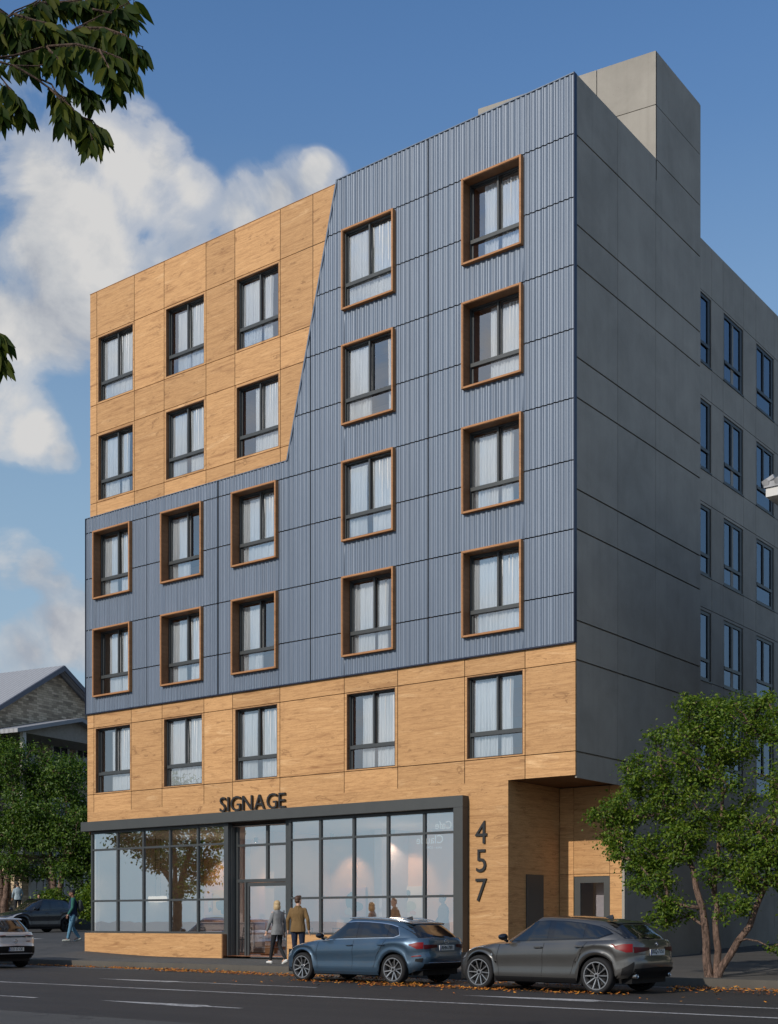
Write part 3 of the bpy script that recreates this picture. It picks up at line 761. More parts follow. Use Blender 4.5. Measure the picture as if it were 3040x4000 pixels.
# ================================================================== VEHICLES
def paint(name,c,metal=.55,rough=.28,flake=.1):
    m,t,out=nt(name); v=coords(t); f=noisen(t,v,2.2,4,.5); d=noisen(t,coords(t,(1,1,2.2)),5,6,.7)
    dirt=mathn(t,'MULTIPLY',ramp(t,d,[(.5,0.0),(.75,1.0)]),.25)
    col=mixc(t,f,[x*(1-flake) for x in c],[x*(1+flake) for x in c]); col=mixc(t,dirt,col,(.09,.08,.07))
    finish(t,out,col,mathn(t,'ADD',mathn(t,'MULTIPLY',f,.08),rough),metal,None,.5,1.0,.03); return m
CM={'tyre':plain('tyre_rubber',(.014,.014,.015),.8,0,.3,0,.2,20,.3),'rim':plain('alloy_rim',(.42,.42,.43),.3,.85),'rimdark':plain('dark_alloy',(.010,.010,.011),.5,.0,.2),
 'glassd':plain('tinted_glass',(.006,.007,.008),.04,0,.8,.5,.05),'chrome':plain('bright_trim',(.62,.64,.66),.2,.95),'blk':plain('black_plastic',(.010,.010,.011),.6,0,.15),
 'gloss':plain('gloss_black',(.008,.008,.009),.08,0,.6,.6),'red':plain('tail_lamp_red',(.16,.004,.006),.42,0,.2,.0),'reddark':plain('tail_lamp_dark',(.05,.004,.006),.35,0,.2,.0),
 'plate':plain('plate_white',(.62,.62,.60),.5),'plateblue':plain('plate_blue',(.02,.05,.22),.5),'ink':plain('plate_ink',(.01,.01,.012),.6),'lamp':plain('clear_lamp',(.35,.36,.38),.08,.3,.8,1.0),'white':plain('white_enamel',(.7,.7,.7),.3),'disc':plain('brake_disc',(.035,.035,.036),.5,.4)}

class Car:
    def __init__(s,p):
        s.p=p; s.nf=p.get('nf',4.0); s.nr=p.get('nr',6.0); s.wb=p['wb']; s.R=p['R']; s.arch=p['R']+.045
    def zb(s,x):
        b=interp(x,s.p['zbot'])
        for wx in (s.wb/2,-s.wb/2):
            d=abs(x-wx)
            if d<s.arch: b=max(b,s.R-.0+math.sqrt(s.arch**2-d*d))
        return b
    def zs(s,x): return interp(x,s.p['zsh'])
    def zr(s,x): return interp(x,s.p['zroof'])
    def row(s,t): return interp(t,s.p['xf']),interp(t,s.p['xr']),interp(t,s.p['W'])
    def grow(s,g): return interp(g,s.p['gxf']),interp(g,s.p['gxr']),interp(g,s.p['gW'])
    def plan(s,th,xf,xr,W,nf,nr):
        c,sn=math.cos(th),math.sin(th); n=nf if c>0 else nr; x0=s.p.get('xc',0.0)
        x=x0+(xf-x0)*abs(c)**(2/n) if c>0 else x0+(xr-x0)*abs(c)**(2/n)
        return x,(W*abs(sn)**(2/n) if abs(sn)>1e-4 else 0.0)
    def body(s,th,t):
        xf,xr,W=s.row(t); x,y=s.plan(th,xf,xr,W,s.nf,s.nr)
        zb,zs=s.zb(x),s.zs(x)
        fl=0
        for wx in (s.wb/2,-s.wb/2):
            d=math.hypot(x-wx,(zb+(zs-zb)*t)-s.R)
            fl=max(fl,.008*smooth((s.arch+.09-d)/.09))
        return Vector((x,y+fl*(y/max(W,.01))**4,zb+(zs-zb)*t))
    def house(s,th,g):
        xf,xr,W=s.grow(g); x,y=s.plan(th,xf,xr,W,s.p.get('gnf',3.0),s.p.get('gnr',4.5))
        fr=interp(g,s.p['gz']); zs,zr=s.zs(x)-.012,s.zr(x)
        return Vector((x,y,zs+(zr-zs)*fr))
    def thx(s,x,xf,xr,nf,nr):
        x0=s.p.get('xc',0.0)
        if x>x0: return math.acos(min(1,max(0,(x-x0)/(xf-x0)))**(nf/2))
        return math.pi-math.acos(min(1,max(0,(x-x0)/(xr-x0)))**(nr/2))
    def on_body(s,x,z):
        zb,zs=s.zb(x),s.zs(x); t=(z-zb)/(zs-zb); xf,xr,W=s.row(t)
        return s.body(s.thx(x,xf,xr,s.nf,s.nr),t)
    def on_house(s,x,z):
        zs,zr=s.zs(x)-.012,s.zr(x); fr=(z-zs)/(zr-zs); gz=s.p['gz']
        g=interp(fr,[(b,a) for a,b in gz]); xf,xr,W=s.grow(g)
        return s.house(s.thx(x,xf,xr,s.p.get('gnf',3.0),s.p.get('gnr',4.5)),g)
    # rear (or front) face point for a given |y| and z
    def on_rear(s,y,z,part='body'):
        x=-2.0
        for _ in range(8):
            if part=='body':
                zb,zs=s.zb(max(x,-9)),s.zs(x); t=(z-zb)/(zs-zb); xf,xr,W=s.row(t); th=math.pi-math.asin(min(1,abs(y)/W)**(s.nr/2)); q=s.body(th,t)
            else:
                zs,zr=s.zs(x)-.012,s.zr(x); fr=(z-zs)/(zr-zs); g=interp(fr,[(b,a) for a,b in s.p['gz']]); xf,xr,W=s.grow(g); n=s.p.get('gnr',4.5)
                th=math.pi-math.asin(min(1,abs(y)/W)**(n/2)); q=s.house(th,g)
            x=q.x
        return Vector((q.x,y,z))
def thetas(n):
    out=[0.0]
    for i in range(1,9): out.append(math.asin((i/9*.98)**(n[0]/2)))
    m=70
    for i in range(m+1):
        xi=.985-1.97*i/m; k=n[0] if xi>0 else n[1]
        out.append(math.acos(abs(xi)**(k/2)) if xi>0 else math.pi-math.acos(abs(xi)**(k/2)))
    for i in range(8,0,-1): out.append(math.pi-math.asin((i/9*.98)**(n[1]/2)))
    out.append(math.pi); return sorted(set(round(x,5) for x in out))
def mirror(mb):
    o=len(mb.v); n=len(mb.f)
    mb.v+=[(x,-y,z) for x,y,z in mb.v]; mb.f+=[tuple(i+o for i in f[::-1]) for f in mb.f[:n]]; mb.m+=mb.m[:n]
def patch_side(car,top,bot,where,off,nx=26,nz=7):
    """sheet on the flank between two (x,z) polylines, sitting off the skin"""
    f=car.on_house if where=='house' else car.on_body
    x0=max(top[0][0],bot[0][0]); x1=min(top[-1][0],bot[-1][0]); rows=[]
    for i in range(nx+1):
        x=lerp(x0,x1,i/nx); a,b=interp(x,bot),interp(x,top); r=[]
        for j in range(nz+1):
            z=lerp(a,b,j/nz); p=f(x,z); e=.01
            dx=f(x+e,z)-f(x-e,z); dz=f(x,z+e)-f(x,z-e); n=dz.cross(dx)
            if n.length>1e-9:
                n.normalize()
                if n.y<0: n=-n
            else: n=Vector((0,1,0))
            r.append(p+n*off)
        rows.append(r)
    mb=MB(); mb.grid(rows,flip=True); return mb
def patch_th(car,part,th0,th1,v0,v1,off,n=14,m=5):
    """sheet wrapping round a corner; v0,v1 functions of 0..1 giving row parameter"""
    f=car.body if part=='body' else car.house; rows=[]
    for i in range(n+1):
        u=i/n; th=lerp(th0,th1,u); r=[]
        for j in range(m+1):
            v=lerp(v0(u),v1(u),j/m); p=f(th,v); a=f(th+.01,v)-f(th-.01,v); b=f(th,min(1,v+.01))-f(th,v-.01); nn=a.cross(b)
            if nn.length>1e-9: nn.normalize()
            c=Vector((p.x,p.y,0))
            if nn.dot(c)<0: nn=-nn
            r.append(p+nn*off)
        rows.append(r)
    mb=MB(); mb.grid(rows); return mb
def patch_rear(car,y0,y1,zlo,zhi,part,off,n=14,m=6,mir=False):
    rows=[]
    for i in range(n+1):
        y=lerp(y0,y1,i/n); rows.append([car.on_rear(y,lerp(zlo(y),zhi(y),j/m),part)+Vector((-off,0,off*.3)) for j in range(m+1)])
    mb=MB(); mb.grid(rows)
    return mb
def wheel(parent,x,y,R,kind,steer=0):
    """axle along y; outer face at sign(y)"""
    sg=1 if y>0 else -1; w=.215; c=(0,0,0); rr=R*.765
    t=MB(); prof=[(rr,-w/2+.01),(rr+.03,-w/2),(R-.03,-w/2+.0),(R-.008,-w/2+.02),(R,-w/2+.05),(R,w/2-.05),(R-.008,w/2-.02),(R-.03,w/2),(rr+.03,w/2),(rr,w/2-.01)]
    t.lathe(prof,c,'y',40)
    for k in range(60):
        a=2*math.pi*k/60
        t.box(0,0,0,0,0,0)
    wo=t.build('wheel',CM['tyre'],parent,sm=True,angle=50); wo.location=(x,y-sg*w/2+sg*.0,R); wo.rotation_euler=(0,random.random()*1.2,steer)
    r=MB(); y1=sg*(w/2-.006)
    r.lathe([(rr+.004,y1-sg*.012),(rr+.004,y1),(rr-.014,y1),(rr-.022,y1-sg*.02),(rr-.03,y1-sg*.13)],c,'y',40,0)
    def spoke(a0,a1,r0,r1,w0,w1,mi,d0=.035,d1=.008,th=.03):
        p0=Vector((math.cos(a0)*r0,y1-sg*d0,math.sin(a0)*r0)); p1=Vector((math.cos(a1)*r1,y1-sg*d1,math.sin(a1)*r1))
        d=(p1-p0); s_=Vector((-d.z,0,d.x)).normalized(); nn=Vector((0,-sg*th,0))
        vs=[p0+s_*w0,p0-s_*w0,p1-s_*w1,p1+s_*w1]; vs+=[v+nn for v in vs]
        r.add(vs,[(0,1,2,3),(7,6,5,4),(0,4,5,1),(1,5,6,2),(2,6,7,3),(3,7,4,0)],mi)
    if kind=='five':
        for k in range(5):
            a=2*math.pi*k/5+.3
            for e in (-1,1): spoke(a+e*.10,a+e*.27,.055,rr-.012,.008,.013,0); spoke(a+e*.06,a+e*.20,.06,rr-.03,.008,.012,1,.045,.02)
    elif kind=='ten':
        for k in range(10):
            a=2*math.pi*k/10; spoke(a,a+.05,.045,rr-.01,.008,.009,0); spoke(a+.24,a+.14,.05,rr-.012,.006,.007,1,.03,.012)
    else:
        for k in range(5):
            a=2*math.pi*k/5; spoke(a,a,.05,rr-.01,.03,.05,1); 
    r.lathe([(0.0,y1-sg*.012),(.05,y1-sg*.012),(.06,y1-sg*.03),(.062,y1-sg*.09)],c,'y',24,0)
    r.lathe([(0.0,y1-sg*.009),(.028,y1-sg*.009),(.03,y1-sg*.013)],c,'y',20,2)
    r.lathe([(0.0,y1-sg*.10),(rr-.07,y1-sg*.10)],c,'y',32,3); r.lathe([(0.0,y1-sg*.16),(rr-.02,y1-sg*.16)],c,'y',32,1)
    r.box(-.17,-.08,min(y1-sg*.09,y1-sg*.06),max(y1-sg*.09,y1-sg*.06),-.09,.09,1)
    r.build('rim',[CM['rim'] if kind!='dark' else CM['rimdark'],CM['rimdark'],CM['gloss'],CM['disc']],wo,sm=True,angle=30)
HATCH=dict(wb=2.64,R=.325,
 zbot=[(-2.2,.36),(-1.85,.30),(-1.6,.20),(1.75,.19),(2.05,.22),(2.2,.25)],
 zsh=[(-2.2,1.00),(-1.6,1.00),(-.8,.965),(.2,.935),(.95,.905),(1.4,.855),(1.8,.775),(2.15,.66)],
 zroof=[(-2.2,1.23),(-1.7,1.315),(-1.35,1.36),(-1.0,1.393),(-.6,1.418),(-.2,1.43),(.1,1.425),(.35,1.41),(.8,1.37)],
 xf=[(0,2.00),(.2,2.10),(.45,2.13),(.7,2.09),(.88,2.00),(1,1.90)],xr=[(0,-2.02),(.12,-2.12),(.34,-2.16),(.44,-2.155),(.5,-2.12),(.75,-2.115),(.92,-2.10),(1,-2.06)],
 W=[(0,.845),(.08,.88),(.2,.895),(.34,.878),(.5,.882),(.68,.905),(.76,.900),(.88,.875),(1,.84)],
 gxf=[(0,1.04),(.5,.50),(.8,.17),(.92,.03),(1,-.10)],gxr=[(0,-2.045),(.3,-1.96),(.6,-1.82),(.85,-1.69),(.95,-1.62),(1,-1.52)],
 gW=[(0,.845),(.2,.815),(.5,.755),(.75,.70),(.88,.665),(.95,.63),(1,.56)],gz=[(0,0),(.2,.22),(.5,.54),(.75,.80),(.88,.92),(.95,.97),(1,1.0)])
def ins(poly,d): return [(x,z+d) for x,z in poly]
def cutx(poly,a,b): 
    return [(a,interp(a,poly))]+[p for p in poly if a<p[0]<b]+[(b,interp(b,poly))]
def make_car(label,cat,P,style,loc,rz,group=None):
    car=Car(P); root=empty('parked_car',loc,rz); tag(root,label,cat,group)
    pm=style['paint']; SX=style.get('sx',1.0)
    ths=thetas((car.nf,car.nr)); ts=[0,.05,.12,.2,.3,.4,.46,.52,.6,.7,.8,.88,.94,.98,1]
    b=MB(); rows=[[car.body(th,t) for th in ths] for t in ts]
    top=rows[-1]
    for u in (.06,.2,.4,.6,.8,1.0):
        r=[]
        for p in top:
            cr=P.get('crown',.075)*smooth((1.95-abs(p.x))/1.2)
            r.append(Vector((p.x,p.y*(1-u),p.z+cr*(1-(1-u)**2.2)+.012*smooth(u*8))))
        rows.append(r)
    # turned-in bottom lip
    low=[Vector((p.x*.985,p.y-.05 if p.y>.06 else p.y,p.z+.02)) for p in rows[0]]
    b.grid([low]+rows); mirror(b)
    gths=thetas((P.get('gnf',3.0),P.get('gnr',4.5))); gs=[0,.1,.2,.35,.5,.65,.75,.82,.88,.92,.95,.98,1]
    grows=[[car.house(th,g) for th in gths] for g in gs]
    for u in (.12,.3,.55,.8,1.0): grows.append([Vector((p.x,p.y*(1-u),p.z+.035*(1-(1-u)**2))) for p in grows[12]])
    h=MB(); h.grid(grows); mirror(h); b.add(h.v,h.f)
    # roof spoiler
    sp=MB(); zsr=car.zr(-1.62)+.02
    rws=[]
    for x,dz,hw in ((-1.42,.004,.56),(-1.54,-.006,.60),(-1.64,-.024,.60),(-1.675,-.045,.58)):
        rws.append([Vector((x+.05*(abs(y)/hw)**2,y,zsr+dz+.018*(1-(y/hw)**2))) for y in [hw*(k/6) for k in range(-6,7)]])
    rws.append([p+Vector((.02,0,-.02)) for p in rws[-1]]); rws.append([Vector((-1.62,p.y,zsr-.03)) for p in rws[1]])
    sp.grid(rws); b.add(sp.v,sp.f)
    body=b.build('body',pm,root,sm=True,angle=42,fixn=True)
    ub=MB(); ub.box(-1.95,1.95,-.62,.62,.20,.72); ub.box(-1.0,1.0,-.80,.80,.17,.3); ub.build('underbody',CM['blk'],root)
    # glass
    tr=CM['chrome'] if style.get('chrome') else CM['gloss']
    def side(name,top,bot,where,off,mat,**k): return patch_side(car,top,bot,where,off,**k).build2(name,mat,root,sm=True,angle=60)
    W0=style['win']   # list of (top polyline, bottom polyline)
    wt,wbm=style['win_outline']; side('window_trim',wt,wbm,'house',.004,tr,nx=60,nz=10)
    side('window_pillars',cutx(ins(wt,-.018),wt[0][0]+.03,wt[-1][0]-.03),cutx(ins(wbm,.018),wt[0][0]+.03,wt[-1][0]-.03),'house',.007,CM['gloss'],nx=60,nz=8)
    for tp,bt in W0: side('side_window',tp,bt,'house',.010,CM['glassd'])
    wsm=patch_th(car,'house',0.0,style.get('ws',.62),lambda u:.05,lambda u:.90,.006,16,8); mirror(wsm); wsm.build('windscreen',CM['glassd'],root,sm=True,angle=60)
    rw=style.get('rw',(.62,.985,1.30)); 
    patch_rear(car,-.66,.66,lambda y:rw[1]-.0,lambda y:rw[2]-.0,'house',.006,18,6).build('rear_window_surround',CM['gloss'],root,sm=True,angle=60)
    # tail lamps
    for part in style['tail']:
        kind=part[0]
        if kind=='th': patch_th(car,'body',part[1],part[2],part[3],part[4],part[5]).build2('tail_light',CM[part[6]],root,sm=True,angle=60)
        else: patch_rear(car,part[1],part[2],part[3],part[4],'body',part[5],12,4,True).build2('tail_light',CM[part[6]],root,sm=True,angle=60)
    patch_th(car,'body',.34,1.16,lambda u:.70+.08*u,lambda u:.90-.0*u,.008).build2('headlight',CM['lamp'],root,sm=True,angle=60)
    # door shut lines, sill, bumper parts
    s=MB()
    for (x0,z0,x1,z1) in style['gaps']:
        n=10; rr=[[],[]]
        for i in range(n+1):
            x=lerp(x0,x1,i/n); z=lerp(z0,z1,i/n); d=.0035
            dx,dz=(x1-x0),(z1-z0); l=math.hypot(dx,dz); px,pz=-dz/l*d,dx/l*d
            for k,e in ((0,-1),(1,1)): rr[k].append(car.on_body(x+e*px,z+e*pz)+Vector((0,.003,0)))
        s.grid(rr)
    mirror(s); s.build('shut_line',CM['blk'],root)
    side('sill',[(-.92,.285),(.92,.285)],[(-.92,.195),(.92,.195)],'body',.006,CM['blk'] if style.get('darksill',True) else pm)
    lo,hi=style.get('diff',(.31,.44))
    patch_rear(car,-.70,.70,lambda y:lo,lambda y:hi-.03*abs(y),'body',.012,16,4).build('rear_diffuser',CM['blk'],root,sm=True)
    # handles, mirrors
    for x,z in style['handles']:
        p=car.on_body(x,z)
        for sg in (1,-1):
            hm=MB(); hm.tube([(x-.10,sg*(p.y+.004),z+.002),(x-.085,sg*(p.y+.028),z+.006),(x+.07,sg*(p.y+.028),z+.004),(x+.09,sg*(p.y+.004),z)],[.012,.016,.018,.012],8)
            hm.build('door_handle',pm,root,sm=True)
    for sg in (1,-1):
        mm=MB(); x0,z0=style.get('mirror',(.62,1.0)); y0=.87
        sec=[(-.03,.55),(.0,.95),(.05,1.0),(.10,.8),(.13,.3)]
        rws=[]
        for dx,k in sec: rws.append([Vector((x0+dx,sg*(y0+.10+.105*k*math.cos(a)),z0+.045+.068*k*math.sin(a))) for a in [2*math.pi*i/14 for i in range(15)]])
        mm.grid(rws); mm.add(rws[0][:-1],[tuple(range(14))]); mm.add(rws[-1][:-1],[tuple(range(14))])
        mm.tube([(x0+.04,sg*(y0-.04),z0-.04),(x0+.05,sg*(y0+.06),z0)],[.03,.025],8)
        mm.build('wing_mirror',style.get('mirrorm',CM['gloss']),root,sm=True,angle=60)
    # plate and badges
    pz=style.get('platez',.80); xr=car.on_rear(0,pz).x
    pl=MB(); pl.box(xr-.016,xr+.03,-.26,.26,pz-.056,pz+.056); plo=pl.build('number_plate',CM['plate'],root,bevel=.004)
    eb=MB(); eb.box(xr-.0175,xr-.015,.225,.258,pz-.054,pz+.054); eb.build('plate_band',CM['plateblue'],plo)
    tm,w=text_mb(style['plate'],.115,.0012,1.0,.002); k=.42/w
    tm.xform(Matrix.Translation((xr-.018,.21,pz-.038))@Matrix.Rotation(R(-90),4,'Z')@Matrix.Diagonal((k,1,1,1))); tm.build('plate_lettering',CM['ink'],plo)
    bz=style.get('badgez',.93); xb=car.on_rear(0,bz).x-.004
    for bt in style['badge'](xb,bz): bt[0].build(bt[1],bt[2],root,sm=True,angle=50)
    if style.get('script'):
        tm,w=text_mb(style['script'],.055,.002); yy=.56
        tm.xform(Matrix.Translation((car.on_rear(yy,.80).x-.008,yy,.80-.02))@Matrix.Rotation(R(-90),4,'Z')); tm.build('model_lettering',CM['chrome'],root)
    fin=MB(); zt_=car.zr(-1.05)+.03
    fin.add([(-1.0,-.012,zt_),(-1.0,.012,zt_),(-1.2,.02,zt_-.01),(-1.2,-.02,zt_-.01),(-1.19,0,zt_+.055),(-1.14,0,zt_+.05)],[(0,1,5),(1,2,4,5),(2,3,4),(3,0,5,4)])
    fin.build('roof_aerial',CM['gloss'],root)
    wi=MB(); zz=1.02; wi.tube([car.on_rear(-.02,zz,'house')+Vector((-.02,0,0)),car.on_rear(.33,zz+.035,'house')+Vector((-.02,0,.0))],[.012,.006],6); wi.build('rear_wiper',CM['blk'],root)
    if style.get('rails'):
        for sg in (1,-1):
            pts=[]
            for i in range(13):
                x=lerp(-1.45,.10,i/12); p=car.house(car.thx(x,*car.grow(.97)[:2],3.0,4.5),.97); pts.append((x,sg*(p.y),p.z+.012+.022*math.sin(math.pi*i/12)**.4))
            rm=MB(); rm.tube(pts,.013,8); rm.build('roof_rail',CM['chrome'],root,sm=True)
    for part in style.get('extra',lambda c,r:[])(car,root): pass
    yw=P.get('track',.87)
    for x in (P['wb']/2,-P['wb']/2):
        for sg in (1,-1): wheel(root,x,sg*yw,P['R'],style['rim'],0)
    return root
def ring(xb,z,y,rr,tr):
    m=MB(); vs=[(rr+tr*math.cos(a),tr*math.sin(a)) for a in [2*math.pi*i/8 for i in range(8)]]
    m.lathe(vs,(xb-.006,y,z),'x',20,0,True); return m
def badge_rings(xb,z):
    o=ring(xb,z,0,.05,.0055); o.v=[(x,y*1.45,z+(c-z)*.95) for x,y,c in o.v]
    tm,w=text_mb('HAO',.062,.004); tm.xform(Matrix.Translation((xb-.008,w/2,z-.022))@Matrix.Rotation(R(-90),4,'Z'))
    return [(o,'emblem_ring',CM['chrome']),(tm,'emblem_letters',CM['chrome'])]
def badge_roundel(xb,z):
    m=MB(); m.lathe([(0,-.008),(.034,-.008),(.036,0)],(xb,0,z),'x',24); 
    n=MB()
    for a0,mi in ((0,0),(1,1),(2,0),(3,1)):
        n.add([(xb-.0095,0,z)]+[(xb-.0095,.024*math.cos(a),.024*math.sin(a)+z) for a in [math.pi/2*(a0+k/5) for k in range(6)]],[(0,i,i+1) for i in range(1,6)],mi)
    q=n.build('emblem_field',[CM['white'],CM['plateblue']],None); me=q.data; bpy.data.objects.remove(q)
    k=MB(); k.v=n.v;k.f=n.f;k.m=n.m
    return [(m,'emblem',CM['gloss']),(ring(xb,z,0,.036,.004),'emblem_ring',CM['chrome']),(k,'emblem_field',[CM['white'],CM['plateblue']])]
def badge_bolt(xb,z):
    m=MB(); m.prism([(.075,.006),(-.005,.010),(.005,-.002),(-.075,-.006),(.005,-.014),(-.005,-.002)],'x',xb-.012,xb-.004); m.v=[(a,b,c+z) for a,b,c in m.v]
    return [(ring(xb,z,0,.055,.008),'emblem_ring',CM['chrome']),(m,'emblem_bolt',CM['chrome'])]
zs_=lambda x: interp(x,HATCH['zsh'])
WT=[(-1.45,1.06),(-1.34,1.25),(-1.15,1.302),(-.9,1.333),(-.5,1.36),(-.15,1.365),(.12,1.342),(.45,1.21),(.98,.965)]
WB=[(-1.45,1.055),(-1.3,1.0),(-.8,.99),(.2,.958),(.98,.925)]
def wins(WT,WB,sp,d=.022):
    T,Bt=ins(WT,-d),ins(WB,d); return [(cutx(T,a,b),cutx(Bt,a,b)) for a,b in sp]
blue=dict(paint=paint('blue_metallic_paint',(.040,.078,.125),.45,.3),chrome=True,win=wins(WT,WB,[(-1.42,-1.19),(-1.13,-.42),(-.28,.92)]),win_outline=(WT,WB),
 tail=[('th',2.16,2.64,lambda u:.80-.13*min(1,u*2),lambda u:.82+.05*min(1,u*2),.010,'red'),('r',.34,.70,lambda y:.80-.10*max(0,(y-.34)),lambda y:.86,.010,'reddark'),('th',2.20,2.50,lambda u:.435,lambda u:.465,.010,'red')],
 gaps=[(.82,.90,.86,.60),(.86,.60,.82,.30),(-.22,.94,-.20,.30),(-1.13,.96,-1.02,.80),(-1.02,.80,-.88,.60),(-.88,.60,-.80,.34)],
 handles=[(-.12+.0,.835),(-1.02,.855)],plate='AHN-7891',badge=badge_rings,script='A30',rails=True,rim='five',darksill=False,platez=.79,badgez=.925,rw=(.6,1.01,1.275),diff=(.33,.47))
def extra_blue(car,root):
    patch_th(car,'body',2.30,2.56,lambda u:.24+.05*(1-u),lambda u:.37,.012).build2('bumper_vent',CM['blk'],root)
    m=MB(); p=[car.on_rear(y,.475)+Vector((-.016,0,0)) for y in [-.62+.124*i for i in range(11)]]; m.tube(p,.008,6); m.build('bumper_trim',CM['chrome'],root)
    return []
blue['extra']=extra_blue
bc_=make_car('blue metallic hatchback with bright roof rails parked at the kerb beside the couple','car',HATCH,blue,(-2.36,-5.28,0),R(178.0),'cars parked along the kerb')
bc_.scale=(1.025,1.01,1.01)
# --- dark grey hatchback
G=dict(HATCH); G.update(wb=2.68,R=.34,nf=3.6,zroof=[(-2.2,1.24),(-1.7,1.32),(-1.35,1.363),(-1.0,1.395),(-.6,1.42),(-.2,1.432),(.1,1.427),(.35,1.412),(.8,1.37)])
WT2=[(-1.62,1.11),(-1.48,1.20),(-1.3,1.26),(-1.0,1.318),(-.6,1.357),(-.2,1.37),(.12,1.346),(.45,1.21),(.98,.965)]
WB2=[(-1.62,1.115),(-1.35,1.02),(-.8,1.0),(.2,.965),(.98,.93)]
grey=dict(paint=paint('dark_grey_paint',(.085,.083,.080),.55,.26),chrome=False,win=wins(WT2,WB2,[(-1.58,-1.10),(-1.04,-.40),(-.26,.92)]),win_outline=(WT2,WB2),
 tail=[('th',2.08,2.62,lambda u:.82-.14*min(1,u*1.6),lambda u:.85+.05*min(1,u*2),.010,'red'),('r',.30,.70,lambda y:.815-.12*max(0,(y-.30)),lambda y:.865+.03*(y-.3),.010,'reddark')],
 gaps=[(.84,.90,.88,.62),(.88,.62,.83,.30),(-.20,.94,-.16,.30),(-1.15,.96,-1.03,.80),(-1.03,.80,-.88,.60),(-.88,.60,-.80,.34)],
 handles=[(-.08,.85),(-1.0,.875)],plate='IXQ-7151',badge=badge_roundel,rails=False,rim='ten',platez=.775,badgez=.93,rw=(.6,1.03,1.28),diff=(.30,.50),mirrorm=CM['gloss'])
def extra_grey(car,root):
    for sg in (1,-1):
        p=car.on_rear(.60,.355); m=MB(); m.lathe([(.028,.10),(.036,-.02),(.042,-.03),(.050,-.022),(.050,.1)],(p.x-.01,sg*.60,.345),'x',20); m.build('exhaust_tip',CM['chrome'],root,sm=True)
    patch_th(car,'body',2.28,2.60,lambda u:.10,lambda u:.26+.16*u,.010).build2('bumper_vent',CM['blk'],root)
    m=MB(); m.prism([(-.05,.64),(.05,.64),(.03,.67),(-.03,.67)],'x',car.on_rear(0,.46).x-.0,car.on_rear(0,.46).x+.01); 
    b=MB(); q=car.on_body(.95,.70); b.lathe([(0,.0),(.022,0)],(1.0,q.y+.004,.70),'y',16); b.build2('wing_badge',CM['chrome'],root)
    return []
grey['extra']=extra_grey
gc=make_car('dark grey hatchback with twin exhausts parked in front of the corner entrance','car',G,grey,(2.93,-5.86,0),R(176.2),'cars parked along the kerb')
gc.scale=(1.035,1.02,1.02)
# --- silver and black hatchback at the frame edge
Wp=dict(HATCH); Wp.update(zroof=[(-2.2,1.40),(-1.7,1.44),(-1.0,1.48),(-.2,1.50),(.35,1.48),(.8,1.44)],zsh=[(x,z+.05) for x,z in HATCH['zsh']])
WT3=ins(WT,.06); WB3=ins(WB,.05)
white=dict(paint=paint('silver_white_paint',(.50,.51,.54),.35,.3,.04),chrome=False,win=wins(WT3,WB3,[(-1.42,-1.13),(-1.08,-.42),(-.28,.92)]),win_outline=(WT3,WB3),
 tail=[('th',1.98,2.70,lambda u:.80,lambda u:.90,.010,'reddark'),('r',.34,.70,lambda y:.905,lambda y:.965,.010,'red')],
 gaps=blue['gaps'],handles=blue['handles'],plate='CO 17 OE',badge=badge_bolt,rim='dark',platez=.56,badgez=.79,rw=(.6,1.05,1.40),diff=(.31,.66))
def extra_white(car,root):
    m=patch_rear(car,-.72,.72,lambda y:.90,lambda y:.945,'body',.013,16,2); m.build('tail_panel',CM['gloss'],root,sm=True)
    patch_th(car,'body',1.9,2.5,lambda u:.03,lambda u:.42,.011).build2('bumper_corner',CM['blk'],root)
    for t_,y in (('C BEL',.62),('eBRIDE',-.36)):
        tm,w=text_mb(t_,.05,.002); tm.xform(Matrix.Translation((car.on_rear(y,.79).x-.006,y,.775))@Matrix.Rotation(R(-90),4,'Z')); tm.build('model_lettering',CM['gloss'],root)
    return []
white['extra']=extra_white
make_car('silver hatchback with black lower bumper at the left end of the kerb','car',Wp,white,(-17.72,-5.22,0),R(180),'cars parked along the kerb')
# --- dark SUV in the side street
S=dict(HATCH); kz=1.16
S.update(wb=2.72,R=.36,zbot=[(x,z+.05) for x,z in HATCH['zbot']],zsh=[(x,z*kz-.02) for x,z in HATCH['zsh']],zroof=[(-2.2,1.57),(-1.7,1.61),(-1.0,1.65),(-.2,1.67),(.35,1.65),(.8,1.60)],xc=0.0)
S['xf']=[(a,b+.12) for a,b in HATCH['xf']]; S['xr']=[(a,b-.12) for a,b in HATCH['xr']]; S['gxr']=[(a,b-.12) for a,b in HATCH['gxr']]
WT4=[(-1.62,1.22),(-1.42,1.48),(-1.0,1.555),(-.2,1.595),(.12,1.575),(.45,1.42),(.98,1.12)]; WB4=[(-1.62,1.21),(-1.3,1.17),(-.8,1.15),(.2,1.105),(.98,1.07)]
suv=dict(paint=paint('black_blue_paint',(.010,.011,.015),.1,.45),chrome=False,win=wins(WT4,WB4,[(-1.58,-1.19),(-1.13,-.42),(-.28,.92)]),win_outline=(WT4,WB4),
 tail=[('th',2.0,2.62,lambda u:.72,lambda u:.88,.010,'reddark')],gaps=[(a,b+.12,c,d+.1) for a,b,c,d in blue['gaps']],handles=[(-.12,.98),(-1.02,1.0)],plate='KR 2208',badge=badge_roundel,rim='dark',platez=.9,badgez=1.05,rw=(.6,1.2,1.53),diff=(.38,.55),mirror=(.62,1.14))
yy=11.95; sl=0.0155
so=make_car('black SUV parked side-on in the side street in front of the trees','car',S,suv,(-37.35,yy,zt(-37.35,yy)),R(-90))
so.rotation_euler=(0,0,R(-90))
